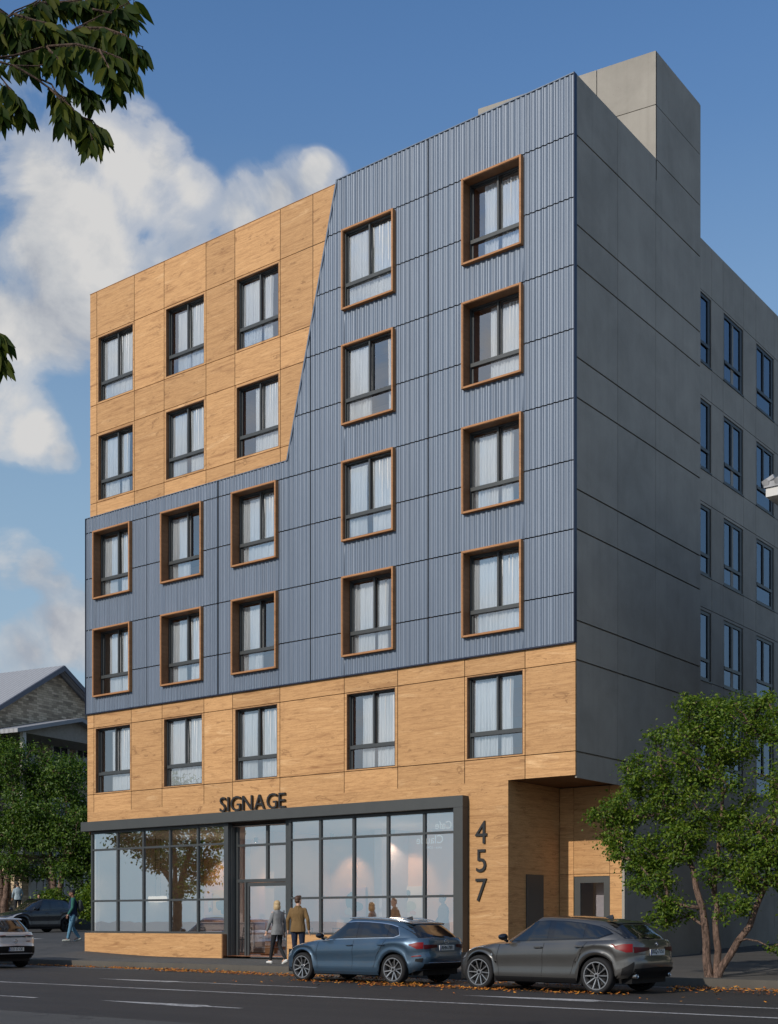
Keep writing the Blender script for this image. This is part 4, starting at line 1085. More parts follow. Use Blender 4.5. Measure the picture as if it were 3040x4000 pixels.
# ================================================================== TREES
def bark_mat(name,a,b):
    m,t,out=nt(name); v=coords(t,(1,1,.25)); f=noisen(t,v,22,6,.75,.8); g=noisen(t,coords(t),45,3)
    col=ramp(t,f,[(.38,a),(.60,b)]); finish(t,out,col,.9,0,bump(t,mathn(t,'ADD',f,mathn(t,'MULTIPLY',g,.5)),1.0,.05),.2); return m
def leaf_mat(name,c0,c1,c2,tr=.35,ro=.5,sp=.35):
    m,t,out=nt(name); g=N(t,'NewGeometry'); r=g.outputs['Random Per Island']
    col=ramp(t,r,[(0.0,c0),(.5,c1),(1.0,c2)])
    p=N(t,'BsdfPrincipled'); L(t,col,p.inputs['Base Color']); p.inputs['Roughness'].default_value=ro; p.inputs['Specular IOR Level'].default_value=sp
    tl=N(t,'BsdfTranslucent'); br=N(t,'HueSaturation'); br.inputs['Value'].default_value=1.5; br.inputs['Saturation'].default_value=1.1; L(t,col,br.inputs['Color']); L(t,br.outputs[0],tl.inputs[0])
    mx=N(t,'MixShader'); mx.inputs[0].default_value=tr; L(t,p.outputs[0],mx.inputs[1]); L(t,tl.outputs[0],mx.inputs[2]); L(t,mx.outputs[0],out.inputs[0]); return m
BARK=bark_mat('pinkish_bark',(.05,.034,.027),(.27,.18,.14)); BARK2=bark_mat('brown_bark',(.05,.035,.028),(.17,.115,.085))
LEAF=leaf_mat('maple_leaf',(.035,.078,.008),(.085,.150,.014),(.19,.25,.028)); LEAF2=leaf_mat('dark_leaf',(.028,.066,.009),(.060,.122,.015),(.135,.20,.028))
LEAFH=leaf_mat('long_leaf',(.012,.026,.003),(.022,.042,.004),(.075,.085,.007),.35,.6,.12)

def grow_tree(name,label,loc,stems,lobes,nclust,leaf_n,leaf_s,mats,seed,group=None,spread=.26,rbase=.0105,droop=0.0,minz=.6):
    """stems: list of polylines (x,y,z,r); lobes: (cx,cy,cz,rx,ry,rz,weight)"""
    r=random.Random(seed); root=empty(name,loc); tag(root,label,'tree',group)
    nodes=[]; par=[]; fixed=[]
    for st in stems:
        prev=None
        for k,(x,y,z,rad) in enumerate(st):
            p=Vector((x,y,z)); par_i=-1 if prev is None else prev
            if prev is not None:
                a=nodes[prev]; n=max(1,int((p-a).length/.28))
                for i in range(1,n): nodes.append(a.lerp(p,i/n)+Vector((r.gauss(0,.024),r.gauss(0,.024),0))); par.append(prev); fixed.append(lerp(st[k-1][3],rad,i/n)); prev=len(nodes)-1
            nodes.append(p); par.append(prev if prev is not None else -1); fixed.append(rad); prev=len(nodes)-1
    pts=[]
    tot=sum(l[6] for l in lobes)
    for l in lobes:
        for _ in range(int(nclust*l[6]/tot)):
            while True:
                d=Vector((r.uniform(-1,1),r.uniform(-1,1),r.uniform(-1,1)))
                if .25<d.length<1: break
            d=d.normalized()*d.length**.55
            z=l[2]+d.z*l[5]
            if z<minz: z=minz+r.random()*.3
            pts.append(Vector((l[0]+d.x*l[3],l[1]+d.y*l[4],z)))
    base=nodes[0]
    NP=np.zeros((len(nodes)+len(pts)*8,3)); NP[:len(nodes)]=[tuple(n) for n in nodes]
    left=list(range(len(pts)))
    ns0=len(nodes)
    left.sort(key=lambda i: min((pts[i]-n).length for n in nodes[:ns0]))
    tips=[]
    for i in left:
        p=pts[i]; A=NP[:len(nodes)]-np.array(tuple(p)); d=np.sqrt((A**2).sum(1))
        # prefer parents below and inward
        pen=np.maximum(0,A[:,2])*1.2
        j=int(np.argmin(d+pen)); a=nodes[j]; Ld=(p-a).length; n=min(6,max(1,int(Ld/.3))); prev=j
        side=Vector((r.gauss(0,1),r.gauss(0,1),r.gauss(0,.5)))*Ld*.07
        for k in range(1,n+1):
            t=k/n; q=a.lerp(p,t)+side*math.sin(math.pi*t)+Vector((0,0,Ld*.12*math.sin(math.pi*t)))
            nodes.append(q); par.append(prev); fixed.append(0); NP[len(nodes)-1]=tuple(q); prev=len(nodes)-1
        tips.append(prev)
    cnt=[0]*len(nodes)
    for t_ in tips: cnt[t_]+=1
    for i in range(len(nodes)-1,-1,-1):
        if par[i]>=0: cnt[par[i]]+=cnt[i]
    rad=[max(fixed[i], .0045+rbase*math.sqrt(max(1,cnt[i]))*.62 if fixed[i]==0 else 0) for i in range(len(nodes))]
    mb=MB()
    for i,n in enumerate(nodes):
        j=par[i]
        if j<0: continue
        ra,rb=rad[j],rad[i]
        if fixed[i]==0: ra=min(ra,rb*1.35)
        k=9 if rb>.04 else (6 if rb>.015 else 4)
        mb.tube([nodes[j],n],[ra,rb],k,0,cap=rb<.012)
    mb.build('trunk',mats[0],root,sm=True,angle=70)
    lv=MB(); V=[];F=[]
    for t_ in tips:
        c=nodes[t_]; out_=(c-Vector((base.x,base.y,c.z*.8))); 
        dens=r.uniform(.55,1.3); sp=spread*r.uniform(.75,1.25)
        for _ in range(int(leaf_n*dens)):
            o=Vector((r.gauss(0,1),r.gauss(0,1),r.gauss(0,.72)))*sp*.62; p=c+o
            nz=Vector((r.gauss(0,.55),r.gauss(0,.55),r.uniform(.15,1.0)))+o*1.3; nz.normalize()
            u=nz.cross(Vector((r.gauss(0,1),r.gauss(0,1),r.gauss(0,1)))); 
            if u.length<1e-3: continue
            u.normalize(); w=nz.cross(u); s=leaf_s*r.uniform(.6,1.25); b=len(V)
            V+= [p-u*s*.5,p+w*s*.34-u*s*.05+nz*s*.10,p+u*s*.6-nz*s*.12,p-w*s*.34-u*s*.05+nz*s*.10]
            F.append((b,b+1,b+2,b+3))
    lv.add(V,F)
    lv.build('crown',mats[1],root)
    return root
# street tree in front of the gable
gz=zt(4.8,-2.9)
grow_tree('street_tree','multi stemmed green maple growing on the pavement beside the dark grey hatchback','' or (4.85,-2.75,gz-.03),
 [[(-.10,0,0,0.099),(-.18,.05,.7,0.084),(-.30,.1,1.5,0.071),(-.50,.1,2.3,0.055),(-.85,.1,3.0,0.047),(-1.0,.2,3.7,0.026)],
  [(-.0,.12,0,0.086),(-.03,.2,.9,0.069),(-.09,.25,1.8,0.058),(-.02,.3,2.8,0.043),(.05,.35,3.9,0.034),(-.1,.4,4.9,0.017)],
  [(.08,-.03,0,0.090),(.36,0,.5,0.077),(.76,.05,1.1,0.067),(1.02,.1,1.8,0.053),(1.15,.1,2.7,0.052),(1.3,.2,3.6,0.034),(1.35,.3,4.6,0.017)]],
 [(-.70,.2,4.75,.85,1.0,.75,.9),(.35,.3,5.3,.75,.9,.75,.8),(-.35,.2,5.65,.45,.6,.35,.25),(1.2,.3,5.45,.5,.7,.45,.3),(1.75,.2,4.6,1.0,1.2,1.0,1.0),(-1.55,.1,4.45,.5,.7,.35,.3),(-1.75,.1,3.75,.75,.8,.42,.55),(-2.45,.0,3.55,.42,.5,.28,.25),(-2.3,.0,3.05,.38,.5,.22,.18),(-2.0,.0,2.6,.42,.5,.26,.22),(-.2,.1,3.7,1.05,1.1,.7,.8),(1.75,.2,3.2,.95,1.1,.75,.8),(-1.15,0,2.75,.6,.7,.38,.4),(-1.35,-.1,2.05,.5,.6,.28,.25),(-.85,-.1,1.45,.5,.55,.24,.2),(-1.25,-.1,1.25,.3,.4,.16,.08),(1.05,0,2.25,.6,.7,.42,.4),(2.4,.1,2.2,.75,.8,.6,.6),(2.35,.1,1.35,.5,.6,.3,.25),(.45,-.2,1.5,.4,.45,.26,.14),(1.5,-.2,.75,.36,.36,.18,.09),(2.7,.1,3.7,.7,.8,1.0,.7),(2.7,.1,5.0,.5,.6,.5,.3),(3.1,.1,2.8,.5,.6,.6,.3),(.7,0,3.0,.6,.6,.4,.4),(-.5,-.3,2.9,.5,.5,.35,.3),(1.7,-.3,2.5,.6,.6,.4,.4),(2.1,0,1.75,.55,.6,.35,.35),(.15,-.3,2.25,.4,.45,.26,.2),(2.9,0,1.3,.5,.6,.3,.3),(-1.7,.1,2.45,.4,.5,.25,.2)],
 780,84,.078,[BARK,LEAF],11,spread=.185)
# trees in front of the brick house
def side_tree(x,y,sc,seed,label,mats):
    s=sc
    st=[[(0,0,0,.24*s),(.1,0,1.6*s,.2*s),(-.25,.1,3.3*s,.15*s),(-.7,.2,5.4*s,.09*s),(-.9,.2,7.6*s,.04*s)],[(.15,.1,0,.2*s),(.5,.1,1.8*s,.17*s),(.9,.2,4.0*s,.11*s),(1.1,.1,6.4*s,.06*s),(.9,.1,8.4*s,.03*s)],[(-.1,.1,0,.17*s),(-.6,.3,2.2*s,.12*s),(-1.5,.4,4.4*s,.06*s)]]
    lb=[(-1.4,.2,8.3*s,1.1*s,1.3*s,1.0*s,.7),(-.3,.2,9.5*s,.8*s,.8*s,.6*s,.35),(1.3,.2,8.9*s,1.1*s,1.3*s,.9*s,.7),(0,.1,6.6*s,2.2*s,2.2*s,1.4*s,1.2),(-1.9,.2,5.2*s,1.4*s,1.4*s,1.1*s,.8),(1.9,.1,5.4*s,1.4*s,1.4*s,1.2*s,.8),(.3,0,4.4*s,1.5*s,1.5*s,.9*s,.6),(1.3,-.2,2.9*s,.9*s,.9*s,.6*s,.3),(-1.2,-.2,3.0*s,.9*s,.9*s,.6*s,.3)]
    return grow_tree('street_tree',label,(x,y,zt(x,y)-.05),st,lb,250,84,.16,mats,seed,'trees in front of the brick house',.55,.02,minz=1.6*s)
side_tree(-45.2,15.6,1.0,21,'leafy tree with pale trunks furthest left behind the black SUV',[BARK,LEAF2])
side_tree(-42.6,17.2,.90,22,'leafy tree in the middle of the row in front of the brick house',[BARK,LEAF2])
side_tree(-39.7,18.6,.74,23,'lower leafy tree nearest the corner of the timber clad block',[BARK,LEAF2])
# low bushes at the foot of the row
for i,(x,y,h,lab) in enumerate(((-40.6,15.6,1.5,'small bright green bush behind the roof of the black SUV'),(-38.8,17.0,2.1,'larger loose bush standing behind the tail of the black SUV'))):
    b=grow_tree('bush',lab,(x,y,zt(x,y)-.03),[[(0,0,0,.05),(.05,0,.5,.035),(.1,0,h*.6,.02)],[(.05,0,0,.04),(-.2,.1,h*.5,.02)]],[(0,0,h*.75,h*.55,h*.5,h*.42,1),(.3,0,h*.55,h*.5,h*.4,h*.3,.6)],110,46,.17,[BARK2,LEAF],40+i,'bushes in front of the brick house',.34,.008,minz=.35)
    b['category']='bush'
# broad tree over the far pavement, seen in the shop glass
grow_tree('street_tree','broad tree across the road, seen mirrored in the cafe glass',(-35.0,-19.6,.12),
 [[(0,0,0,.30),(.05,0,2.2,.24),(-.3,0,3.2,.17),(-1.6,.2,4.9,.1),(-2.6,.2,6.2,.05)],[(.05,0,2.2,.2),(.5,.1,3.6,.17),(1.4,.2,5.4,.1),(1.9,.2,7.2,.05)],[(0,0,2.4,.16),(.1,.3,4.8,.11),(.1,.3,7.6,.05)]],
 [(-2.3,.2,6.0,1.6,1.6,1.2,1),(1.9,.2,6.2,1.7,1.7,1.4,1),(0,.3,7.6,2.0,2,1.4,1),(-1.0,0,4.6,1.1,1.1,.6,.4),(1.8,0,4.0,.9,.9,.7,.35),(.6,0,2.9,.5,.5,.3,.1)],300,40,.2,[BARK2,LEAF2],31,None,.5,.018,minz=2.2)

# tree whose branches hang into the picture, upper left
def hanging_tree():
    bx,by,bz=6.6,-26.4,.15
    root=empty('overhanging_tree',(bx,by,bz)); tag(root,'dark long-leaved tree hanging its branches into the upper left corner','tree')
    o=Vector((bx,by,bz)); r=random.Random(17)
    D0=6.4
    def at(x,y,D=D0): return CAM+(FWD+RGT*((x-1520)/FPX)+Vector((0,0,(YH-y)/FPX)))*D-o
    tw=MB(); lv=MB()
    trunk=[Vector((0,0,0)),Vector((.05,.05,1.6)),Vector((.0,.1,3.2)),Vector((.15,.3,4.6)),at(-420,60,6.2)]
    tw.tube(trunk,[.20,.17,.15,.11,.06],12)
    tw.tube([trunk[2],trunk[2]+Vector((-.9,-.5,1.5)),trunk[2]+Vector((-1.8,-1.2,2.6))],[.11,.08,.04],9)
    hub=at(-420,60,6.2); hub2=at(-300,1250,6.6)
    tw.tube([trunk[3],at(-480,800,6.5),hub2],[.06,.04,.02],7)
    k=.9048
    def line(p,rs=(.007,.002)):
        n=len(p); tw.tube(p,[lerp(rs[0],rs[1],i/(n-1)) for i in range(n)],6)
    def leaf(p,d,s,nrm):
        d=d.normalized(); w=d.cross(nrm)
        if w.length<1e-4: w=d.cross(Vector((1,0,0)))
        w.normalize(); n=w.cross(d); b=[]; wd=s*r.uniform(.125,.18); cv=r.uniform(-.10,.16); L_=[(0,.02),(.12,.55),(.32,1.0),(.55,.92),(.78,.52),(1.0,.02)]
        vs=[];fs=[]
        tws=r.uniform(-.5,.5)
        for t,q in L_:
            c=p+d*s*t+Vector((0,0,-1))*s*cv*t*t; ww=(w*math.cos(tws*t)+n*math.sin(tws*t))
            vs+=[c-ww*wd*q+n*wd*.28*q,c,c+ww*wd*q+n*wd*.28*q]
        for i in range(5):
            a=i*3; fs+=[(a,a+1,a+4,a+3),(a+1,a+2,a+5,a+4)]
        lv.add(vs,fs)
    def twig(pts,n,smin,smax,start=.15,rs=(.006,.0018),down=1.0):
        P=[at(x*k,y*k,D0+dz) for x,y,dz in pts]
        line(P,rs); seg=[(P[i+1]-P[i]).length for i in range(len(P)-1)]; tot=sum(seg)
        for j in range(int(n*2.6)):
            t=start+(1-start)*(j+r.random()*.6)/int(n*2.6); q=t*tot; i=0
            while i<len(seg)-1 and q>seg[i]: q-=seg[i]; i+=1
            p=P[i].lerp(P[i+1],min(1,q/seg[i])); dr=(P[i+1]-P[i]).normalized()
            for e in ((1,-1) if r.random()<.8 else (1,)):
                sd=RGT*e*r.uniform(.15,.75)+dr*r.uniform(.1,.7)+Vector((0,0,-down*r.uniform(.55,1.5)))+FWD*r.uniform(-.5,.5)
                st=p+sd.normalized()*.015
                tw.tube([p,st],[.0016,.0012],4); leaf(st,sd,r.uniform(smin,smax),(-FWD+RGT*r.uniform(-.9,.9)+Vector((0,0,r.uniform(-.3,.5)))).normalized())
    # (x,y) are in sheet units of the corner: each twig is a branchlet in space about six metres away
    hubk=(-420/k,60/k,-.2)
    T=[([hubk,(-60,255,0),(60,283,0),(160,285,.05),(300,255,.1)],5,.07,.12),
       ([(-60,255,0),(60,240,.1),(200,200,.1),(330,120,.15),(450,60,.2),(560,10,.2)],20,.085,.14),
       ([(200,200,.1),(330,190,.0),(430,215,-.1),(520,250,-.1),(575,300,-.1)],18,.085,.14),
       ([(330,120,.15),(450,120,.1),(540,150,.0),(600,215,.0)],16,.085,.135),
       ([(430,215,-.1),(470,290,-.15),(500,370,-.15)],9,.08,.13),
       ([(60,283,0),(150,335,0),(220,385,.05),(290,445,.05),(345,505,.05),(385,560,.05),(400,600,0)],12,.085,.14,.45),
       ([(220,385,.05),(262,430,0),(280,520,0)],5,.08,.13,.5),
       ([(300,330,.05),(360,370,.05),(400,420,.05)],7,.08,.12),
       ([(345,505,.05),(400,520,.1),(440,570,.1)],7,.09,.14),
       ([(-60,255,0),(0,330,0),(50,390,0),(95,450,0)],8,.085,.13,.5),
       ([(-80,380,0),(-20,430,0),(20,470,0)],5,.09,.13,.5),
       ([hubk,(-40,120,.2),(60,60,.2),(150,20,.2),(230,-40,.2)],14,.085,.13),
       ([(60,60,.2),(160,90,.1),(250,110,.1),(330,150,.1)],14,.085,.13),
       ([(-40,120,.2),(40,150,.2),(120,150,.2),(190,170,.2)],12,.085,.13),
       ([(150,20,.2),(280,10,.25),(400,-10,.25),(500,-20,.25)],15,.085,.13),
       ([(-60,10,.2),(20,60,.2),(70,140,.2)],6,.085,.13),
       ([(200,200,.1),(250,250,0),(300,300,0)],10,.085,.13),
       ([(400,40,.2),(500,60,.2),(600,100,.2)],5,.06,.10),
       ([(-120,1380,.2),(-40,1420,.2),(30,1455,.2)],6,.085,.125,.3),
       ([(-120,1380,.2),(-30,1480,.2),(15,1560,.2)],8,.085,.13,.3)]
    for (pts,n,a,b,*rest) in T:
        twig(pts,n,a,b,*rest)
        twig([(x+r.uniform(-26,26),y+r.uniform(-22,26),dz+.22+r.uniform(0,.2)) if x>-100 else (x,y,dz) for x,y,dz in pts],int(n*.8),a,b,*rest)
    line([hub2,at(-120*k,1380*k,6.6)],(.02,.01)); line([hub,at(-60*k,10*k,6.6)],(.03,.01)); line([hub,at(-80*k,380*k,D0)],(.02,.01))
    # rest of the crown, outside the picture
    for _ in range(260):
        c=Vector((r.gauss(-.9,.8),r.gauss(-.6,.8),r.gauss(6.0,.8)))
        q=c+o-CAM; dep=q.dot(FWD)
        if dep>0 and q.dot(RGT)/dep>-.40: continue
        for _ in range(7): leaf(c+Vector((r.gauss(0,.1),r.gauss(0,.1),r.gauss(0,.1))),Vector((r.gauss(0,.5),r.gauss(0,.5),-1)),r.uniform(.09,.14),Vector((r.gauss(0,1),r.gauss(0,1),.3)).normalized())
    for _ in range(26):
        a=trunk[3] if r.random()<.5 else trunk[2]+Vector((-1.8,-1.2,2.6)); e=Vector((r.gauss(-.9,.7),r.gauss(-.7,.7),r.gauss(6.0,.6)))
        q=e+o-CAM
        if q.dot(FWD)>0 and q.dot(RGT)/q.dot(FWD)>-.40: continue
        tw.tube([a,a.lerp(e,.5)+Vector((0,0,.2)),e],[.03,.015,.005],5)
    tw.build('trunk',BARK2,root,sm=True,angle=70); lv.build('crown',LEAFH,root,sm=True,angle=60)
hanging_tree()

# ================================================================== NEIGHBOURING HOUSES
def stone_mat(name,cs,mortar,sx=.42,sz=.135):
    m,t,out=nt(name); tc=N(t,'TexCoord'); sep=N(t,'SeparateXYZ'); L(t,tc.outputs['Object'],sep.inputs[0])
    s=mathn(t,'ADD',sep.outputs[0],sep.outputs[1]); cmb=N(t,'CombineXYZ'); L(t,s,cmb.inputs[0]); L(t,sep.outputs[2],cmb.inputs[1])
    b=N(t,'TexBrick'); b.offset=.37; b.inputs['Scale'].default_value=1.0; b.inputs['Brick Width'].default_value=sx; b.inputs['Row Height'].default_value=sz; b.inputs['Mortar Size'].default_value=.006; b.inputs['Bias'].default_value=0
    b.inputs['Color1'].default_value=(0,0,0,1); b.inputs['Color2'].default_value=(1,1,1,1); b.inputs['Mortar'].default_value=(.5,.5,.5,1)
    L(t,cmb.outputs[0],b.inputs['Vector']); col=ramp(t,b.outputs['Color'],[(0.0,cs[0]),(.5,cs[1]),(1.0,cs[2])])
    nz=noisen(t,coords(t),6,5); col=mixc(t,mathn(t,'MULTIPLY',nz,.5),col,[x*.6 for x in cs[1]]); col=mixc(t,b.outputs['Fac'],col,mortar)
    h=mathn(t,'SUBTRACT',nz,b.outputs['Fac']); finish(t,out,col,.9,0,bump(t,h,.7,.03),.2); return m
M['stone']=stone_mat('split_stone',((.26,.205,.15),(.56,.44,.31),(.80,.65,.47)),(.2,.16,.12))
M['stonew']=stone_mat('pale_stone',((.30,.26,.20),(.40,.36,.28),(.48,.44,.36)),(.2,.18,.15),.6,.16)
def roof_mat(name,c):
    m,t,out=nt(name); v=coords(t); w=N(t,'TexWave',bands_direction='X'); w.inputs['Scale'].default_value=.9; w.inputs['Distortion'].default_value=.4; L(t,v,w.inputs['Vector'])
    col=ramp(t,w.outputs['Fac'],[(0.0,[x*.55 for x in c]),(.25,c),(1.0,[x*1.2 for x in c])]); col=mixc(t,noisen(t,v,5,4),col,[x*.8 for x in c],'MIX')
    finish(t,out,col,.6,0,bump(t,w.outputs['Fac'],.6,.05),.4); return m
M['rooft']=roof_mat('grey_roof_tiles',(.33,.335,.35)); M['fascia']=plain('slate_fascia',(.10,.105,.13),.6); M['whitet']=plain('white_trim',(.55,.54,.52),.6)
M['winglass']=plain('house_window_glass',(.05,.055,.065),.08,0,.8); M['darkwood']=plain('porch_timber',(.30,.27,.23),.8,0,.2,0,.3,6)
def brick_house():
    # local frame: x along the ridge away from the gable, y across the gable; gable wall at x=0
    ang=math.atan2(-.155,-.9875); root=empty('stone_house',(-47.6,21.4,1.2),ang); tag(root,'grey split-stone gabled house with slate roof and railed balcony, behind the left trees','house')
    hw=6.3; za=15.3; pitch=.60; ze=za-hw*pitch
    w=MB(); w.prism([(-hw,-1.5),(hw,-1.5),(hw,ze),(0,za),(-hw,ze)],'x',0,13); w.build('wall',M['stone'],root)
    rf=MB(); 
    for sg in (1,-1):
        y1=sg*(hw+.7); z1=za-(hw+.7)*pitch
        p=[(0,za+.05),(y1,z1+.05),(y1,z1+.32),(0,za+.36)]
        rf.prism(p if sg>0 else p[::-1],'x',-.55,13.5)
    ro=rf.build('roof',M['rooft'],root)
    fs=MB()
    for sg in (1,-1):
        y1=sg*(hw+.7); z1=za-(hw+.7)*pitch
        p=[(0,za+.02),(y1,z1+.02),(y1,z1+.30),(0,za+.34)]; fs.prism(p if sg>0 else p[::-1],'x',-.66,-.552)
    fs.build('fascia',M['fascia'],ro)
    # balcony bay on the gable side, with its own little roof
    y0,y1=-3.2,5.6
    bay=MB(); bay.box(-2.6,-.002,y0,y1,-1.5,3.9); bay.build('bay_wall',M['stone'],root)
    sl=MB(); sl.box(-3.0,-.004,y0-.3,y1+.3,3.9,4.15); slo=sl.build('balcony',M['whitet'],root)
    rl=MB()
    for i in range(40):
        y=lerp(y0-.2,y1+.2,i/39); rl.tube([(-2.95,y,4.15),(-2.95,y,5.1)],.016,5)
    for i in range(14): rl.tube([(lerp(-2.95,0,i/13),y0-.2,4.15),(lerp(-2.95,0,i/13),y0-.2,5.1)],.016,5)
    rl.tube([(-2.95,y0-.2,5.1),(-2.95,y1+.2,5.1)],.03,6); rl.tube([(-2.95,y0-.2,5.1),(0,y0-.2,5.1)],.03,6); rl.build('railing',M['sign'],slo)
    pc=MB(); pc.prism([(y0-.5,10.75),(y1+.5,10.75),((y0+y1)/2,12.0)],'x',-2.6,-.02); pc.build('porch_gable',M['darkwood'],root)
    pr=MB(); ym=(y0+y1)/2
    for a,b in ((y0-.8,ym),(y1+.8,ym)):
        s_=1 if a<b else -1; p=[(a,10.62),(b,11.9),(b,12.12),(a,10.84)]; pr.prism(p if s_<0 else p[::-1],'x',-3.1,-.02)
    pr.build('porch_roof',M['rooft'],root)
    for y in (y0+.1,y1-.1): 
        p=MB(); p.box(-2.75,-2.5,y-.12,y+.12,4.15,10.75); p.build('post',M['whitet'],root)
    def win(x,yc,z0,w_,h_):
        f=MB(); f.box(x-.06,x,yc-w_/2-.16,yc+w_/2+.16,z0-.16,z0,); f.box(x-.06,x,yc-w_/2-.16,yc+w_/2+.16,z0+h_,z0+h_+.2); f.box(x-.06,x,yc-w_/2-.16,yc-w_/2,z0,z0+h_); f.box(x-.06,x,yc+w_/2,yc+w_/2+.16,z0,z0+h_); f.box(x-.05,x,yc-.03,yc+.03,z0,z0+h_)
        fo=f.build('window',M['whitet'],root); g=MB(); g.box(x-.02,x-.004,yc-w_/2,yc+w_/2,z0,z0+h_); g.build('pane',M['winglass'],fo)
    for z in (5.0,8.6): 
        win(0,-2.3,z+.5,1.0,2.0); win(0,-.3,z+.5,1.2,2.0); win(0,2.4,z+.5,1.2,2.0)
    win(-2.6,0.0,1.3,.9,1.9); win(-2.6,2.2,1.3,1.0,1.9); win(-2.6,4.4,1.3,1.0,1.9); pass
brick_house()
def gate_wall():
    # low pale wall and garden level behind the trees
    mb=MB(); mb.box(-60,-41.8,24.5,24.7,1.0,3.2)
def right_house():
    root=empty('neighbour_house',(4.55,3.2,0)); tag(root,'pale stone house with tiled eaves whose roof corner pokes in at the right edge','house')
    w=MB(); w.box(0,9,0,12,0,11.9); w.build('wall',M['stonew'],root)
    e=MB(); e.box(-.62,9.6,-.62,12.6,11.9,12.12); e.build('eaves',M['whitet'],root)
    rf=MB(); z0=12.12; c=(4.5,6.0)
    P=[(-.66,-.66,z0+.002),(9.66,-.66,z0+.002),(9.66,12.66,z0+.002),(-.66,12.66,z0+.002),(-.66,-.66,z0+.14),(9.66,-.66,z0+.14),(9.66,12.66,z0+.14),(-.66,12.66,z0+.14),(4.5,4.2,z0+2.9),(4.5,7.8,z0+2.9)]
    rf.add(P,[(0,1,5,4),(1,2,6,5),(2,3,7,6),(3,0,4,7),(4,5,8),(5,6,9,8),(6,7,9),(7,4,8,9)])
    for i in range(34):
        x=-.60+i*.30; rf.tube([(x,-.69,z0+.11),(x,-.4,z0+.24)],[.085,.085],8)
        y=-.60+i*.39; rf.tube([(-.69,y,z0+.11),(-.4,y,z0+.24)],[.085,.085],8)
    rf.build('roof',M['rooft'],root)
    for z in (1.2,4.6,8.2):
        for y in (2.2,5.6,9.2):
            f=MB(); f.box(-.06,.0,y-.75,y+.75,z-.12,z); f.box(-.06,0,y-.75,y+.75,z+1.7,z+1.85); f.box(-.06,0,y-.75,y-.62,z,z+1.7); f.box(-.06,0,y+.62,y+.75,z,z+1.7); fo=f.build('window',M['whitet'],root)
            g=MB(); g.box(-.02,-.003,y-.62,y+.62,z,z+1.7); g.build('pane',M['winglass'],fo)
right_house()
# ================================================================== PEOPLE
def cloth(name,c,var=.2):
    m,t,out=nt(name); v=coords(t); f=noisen(t,v,60,4,.6); w=noisen(t,coords(t,(1,1,.35)),9,4,.6,.8)
    col=mixc(t,f,[x*(1-var) for x in c],[min(1,x*(1+var)) for x in c])
    finish(t,out,col,.85,0,bump(t,w,.9,.05),.2); return m
SK={'pale':plain('skin_pale',(.50,.30,.21),.5,0,.4,0,.06),'dark':plain('skin_dark',(.20,.10,.065),.45,0,.4,0,.06),'mid':plain('skin_mid',(.36,.20,.13),.5,0,.4,0,.06)}
def v3(*a): return Vector(a)
class Blob(MB):
    def cap(s,p0,r0,p1,r1,n=14,sq=(1,1)):
        p0,p1=Vector(p0),Vector(p1); d=p1-p0; L_=d.length
        if L_<1e-6: d=Vector((0,0,1)); 
        d.normalize(); a=d.cross(Vector((.13,.99,.05))); a.normalize(); b=d.cross(a); rows=[]
        for k in range(5): 
            t=-math.pi/2+math.pi/2*k/4*.98+.02; rows.append((p0+d*r0*math.sin(t),r0*math.cos(t)))
        for k in range(5):
            t=math.pi/2*k/4*.98; rows.append((p1+d*r1*math.sin(t),r1*math.cos(t)))
        vs=[];fs=[]
        for c,r in rows:
            for j in range(n):
                t=2*math.pi*j/n; vs.append(c+a*math.cos(t)*r*sq[0]+b*math.sin(t)*r*sq[1])
        m=len(rows)
        for i in range(m-1):
            for j in range(n): fs.append((i*n+j,i*n+(j+1)%n,(i+1)*n+(j+1)%n,(i+1)*n+j))
        fs+=[tuple(range(n-1,-1,-1)),tuple((m-1)*n+j for j in range(n))]; s.add(vs,fs)
    def ell(s,c,r,rot=None):
        n,m=16,10; vs=[];fs=[]
        for i in range(m+1):
            t=-math.pi/2+math.pi*min(.99,max(.01,i/m))
            for j in range(n):
                u=2*math.pi*j/n; q=Vector((r[0]*math.cos(t)*math.cos(u),r[1]*math.cos(t)*math.sin(u),r[2]*math.sin(t)))
                if rot: q=rot@q
                vs.append(Vector(c)+q)
        for i in range(m):
            for j in range(n): fs.append((i*n+j,i*n+(j+1)%n,(i+1)*n+(j+1)%n,(i+1)*n+j))
        fs+=[tuple(range(n-1,-1,-1)),tuple(m*n+j for j in range(n))]; s.add(vs,fs)
    def loft(s,secs,n=24):
        vs=[];fs=[]
        for z,cx,cy,rx,ry in secs:
            for j in range(n):
                u=2*math.pi*j/n; e=lambda q: math.copysign(abs(q)**.85,q)
                vs.append((cx+rx*e(math.cos(u)),cy+ry*e(math.sin(u)),z))
        m=len(secs)
        for i in range(m-1):
            for j in range(n): fs.append((i*n+j,i*n+(j+1)%n,(i+1)*n+(j+1)%n,(i+1)*n+j))
        fs+=[tuple(range(n-1,-1,-1)),tuple((m-1)*n+j for j in range(n))]; s.add(vs,fs)
    def skin(s,name,mat,parent,vox,smooth_it=4):
        tmp=s.build('tmp',mat); m=tmp.modifiers.new('r','REMESH'); m.mode='VOXEL'; m.voxel_size=vox
        q=tmp.modifiers.new('s','SMOOTH'); q.factor=.5; q.iterations=smooth_it
        me=eval_mesh(tmp,name); bpy.data.objects.remove(tmp)
        me.polygons.foreach_set('use_smooth',[True]*len(me.polygons)); me.materials.clear(); me.materials.append(mat)
        o=bpy.data.objects.new(name,me); COL.objects.link(o); o.parent=parent; return o
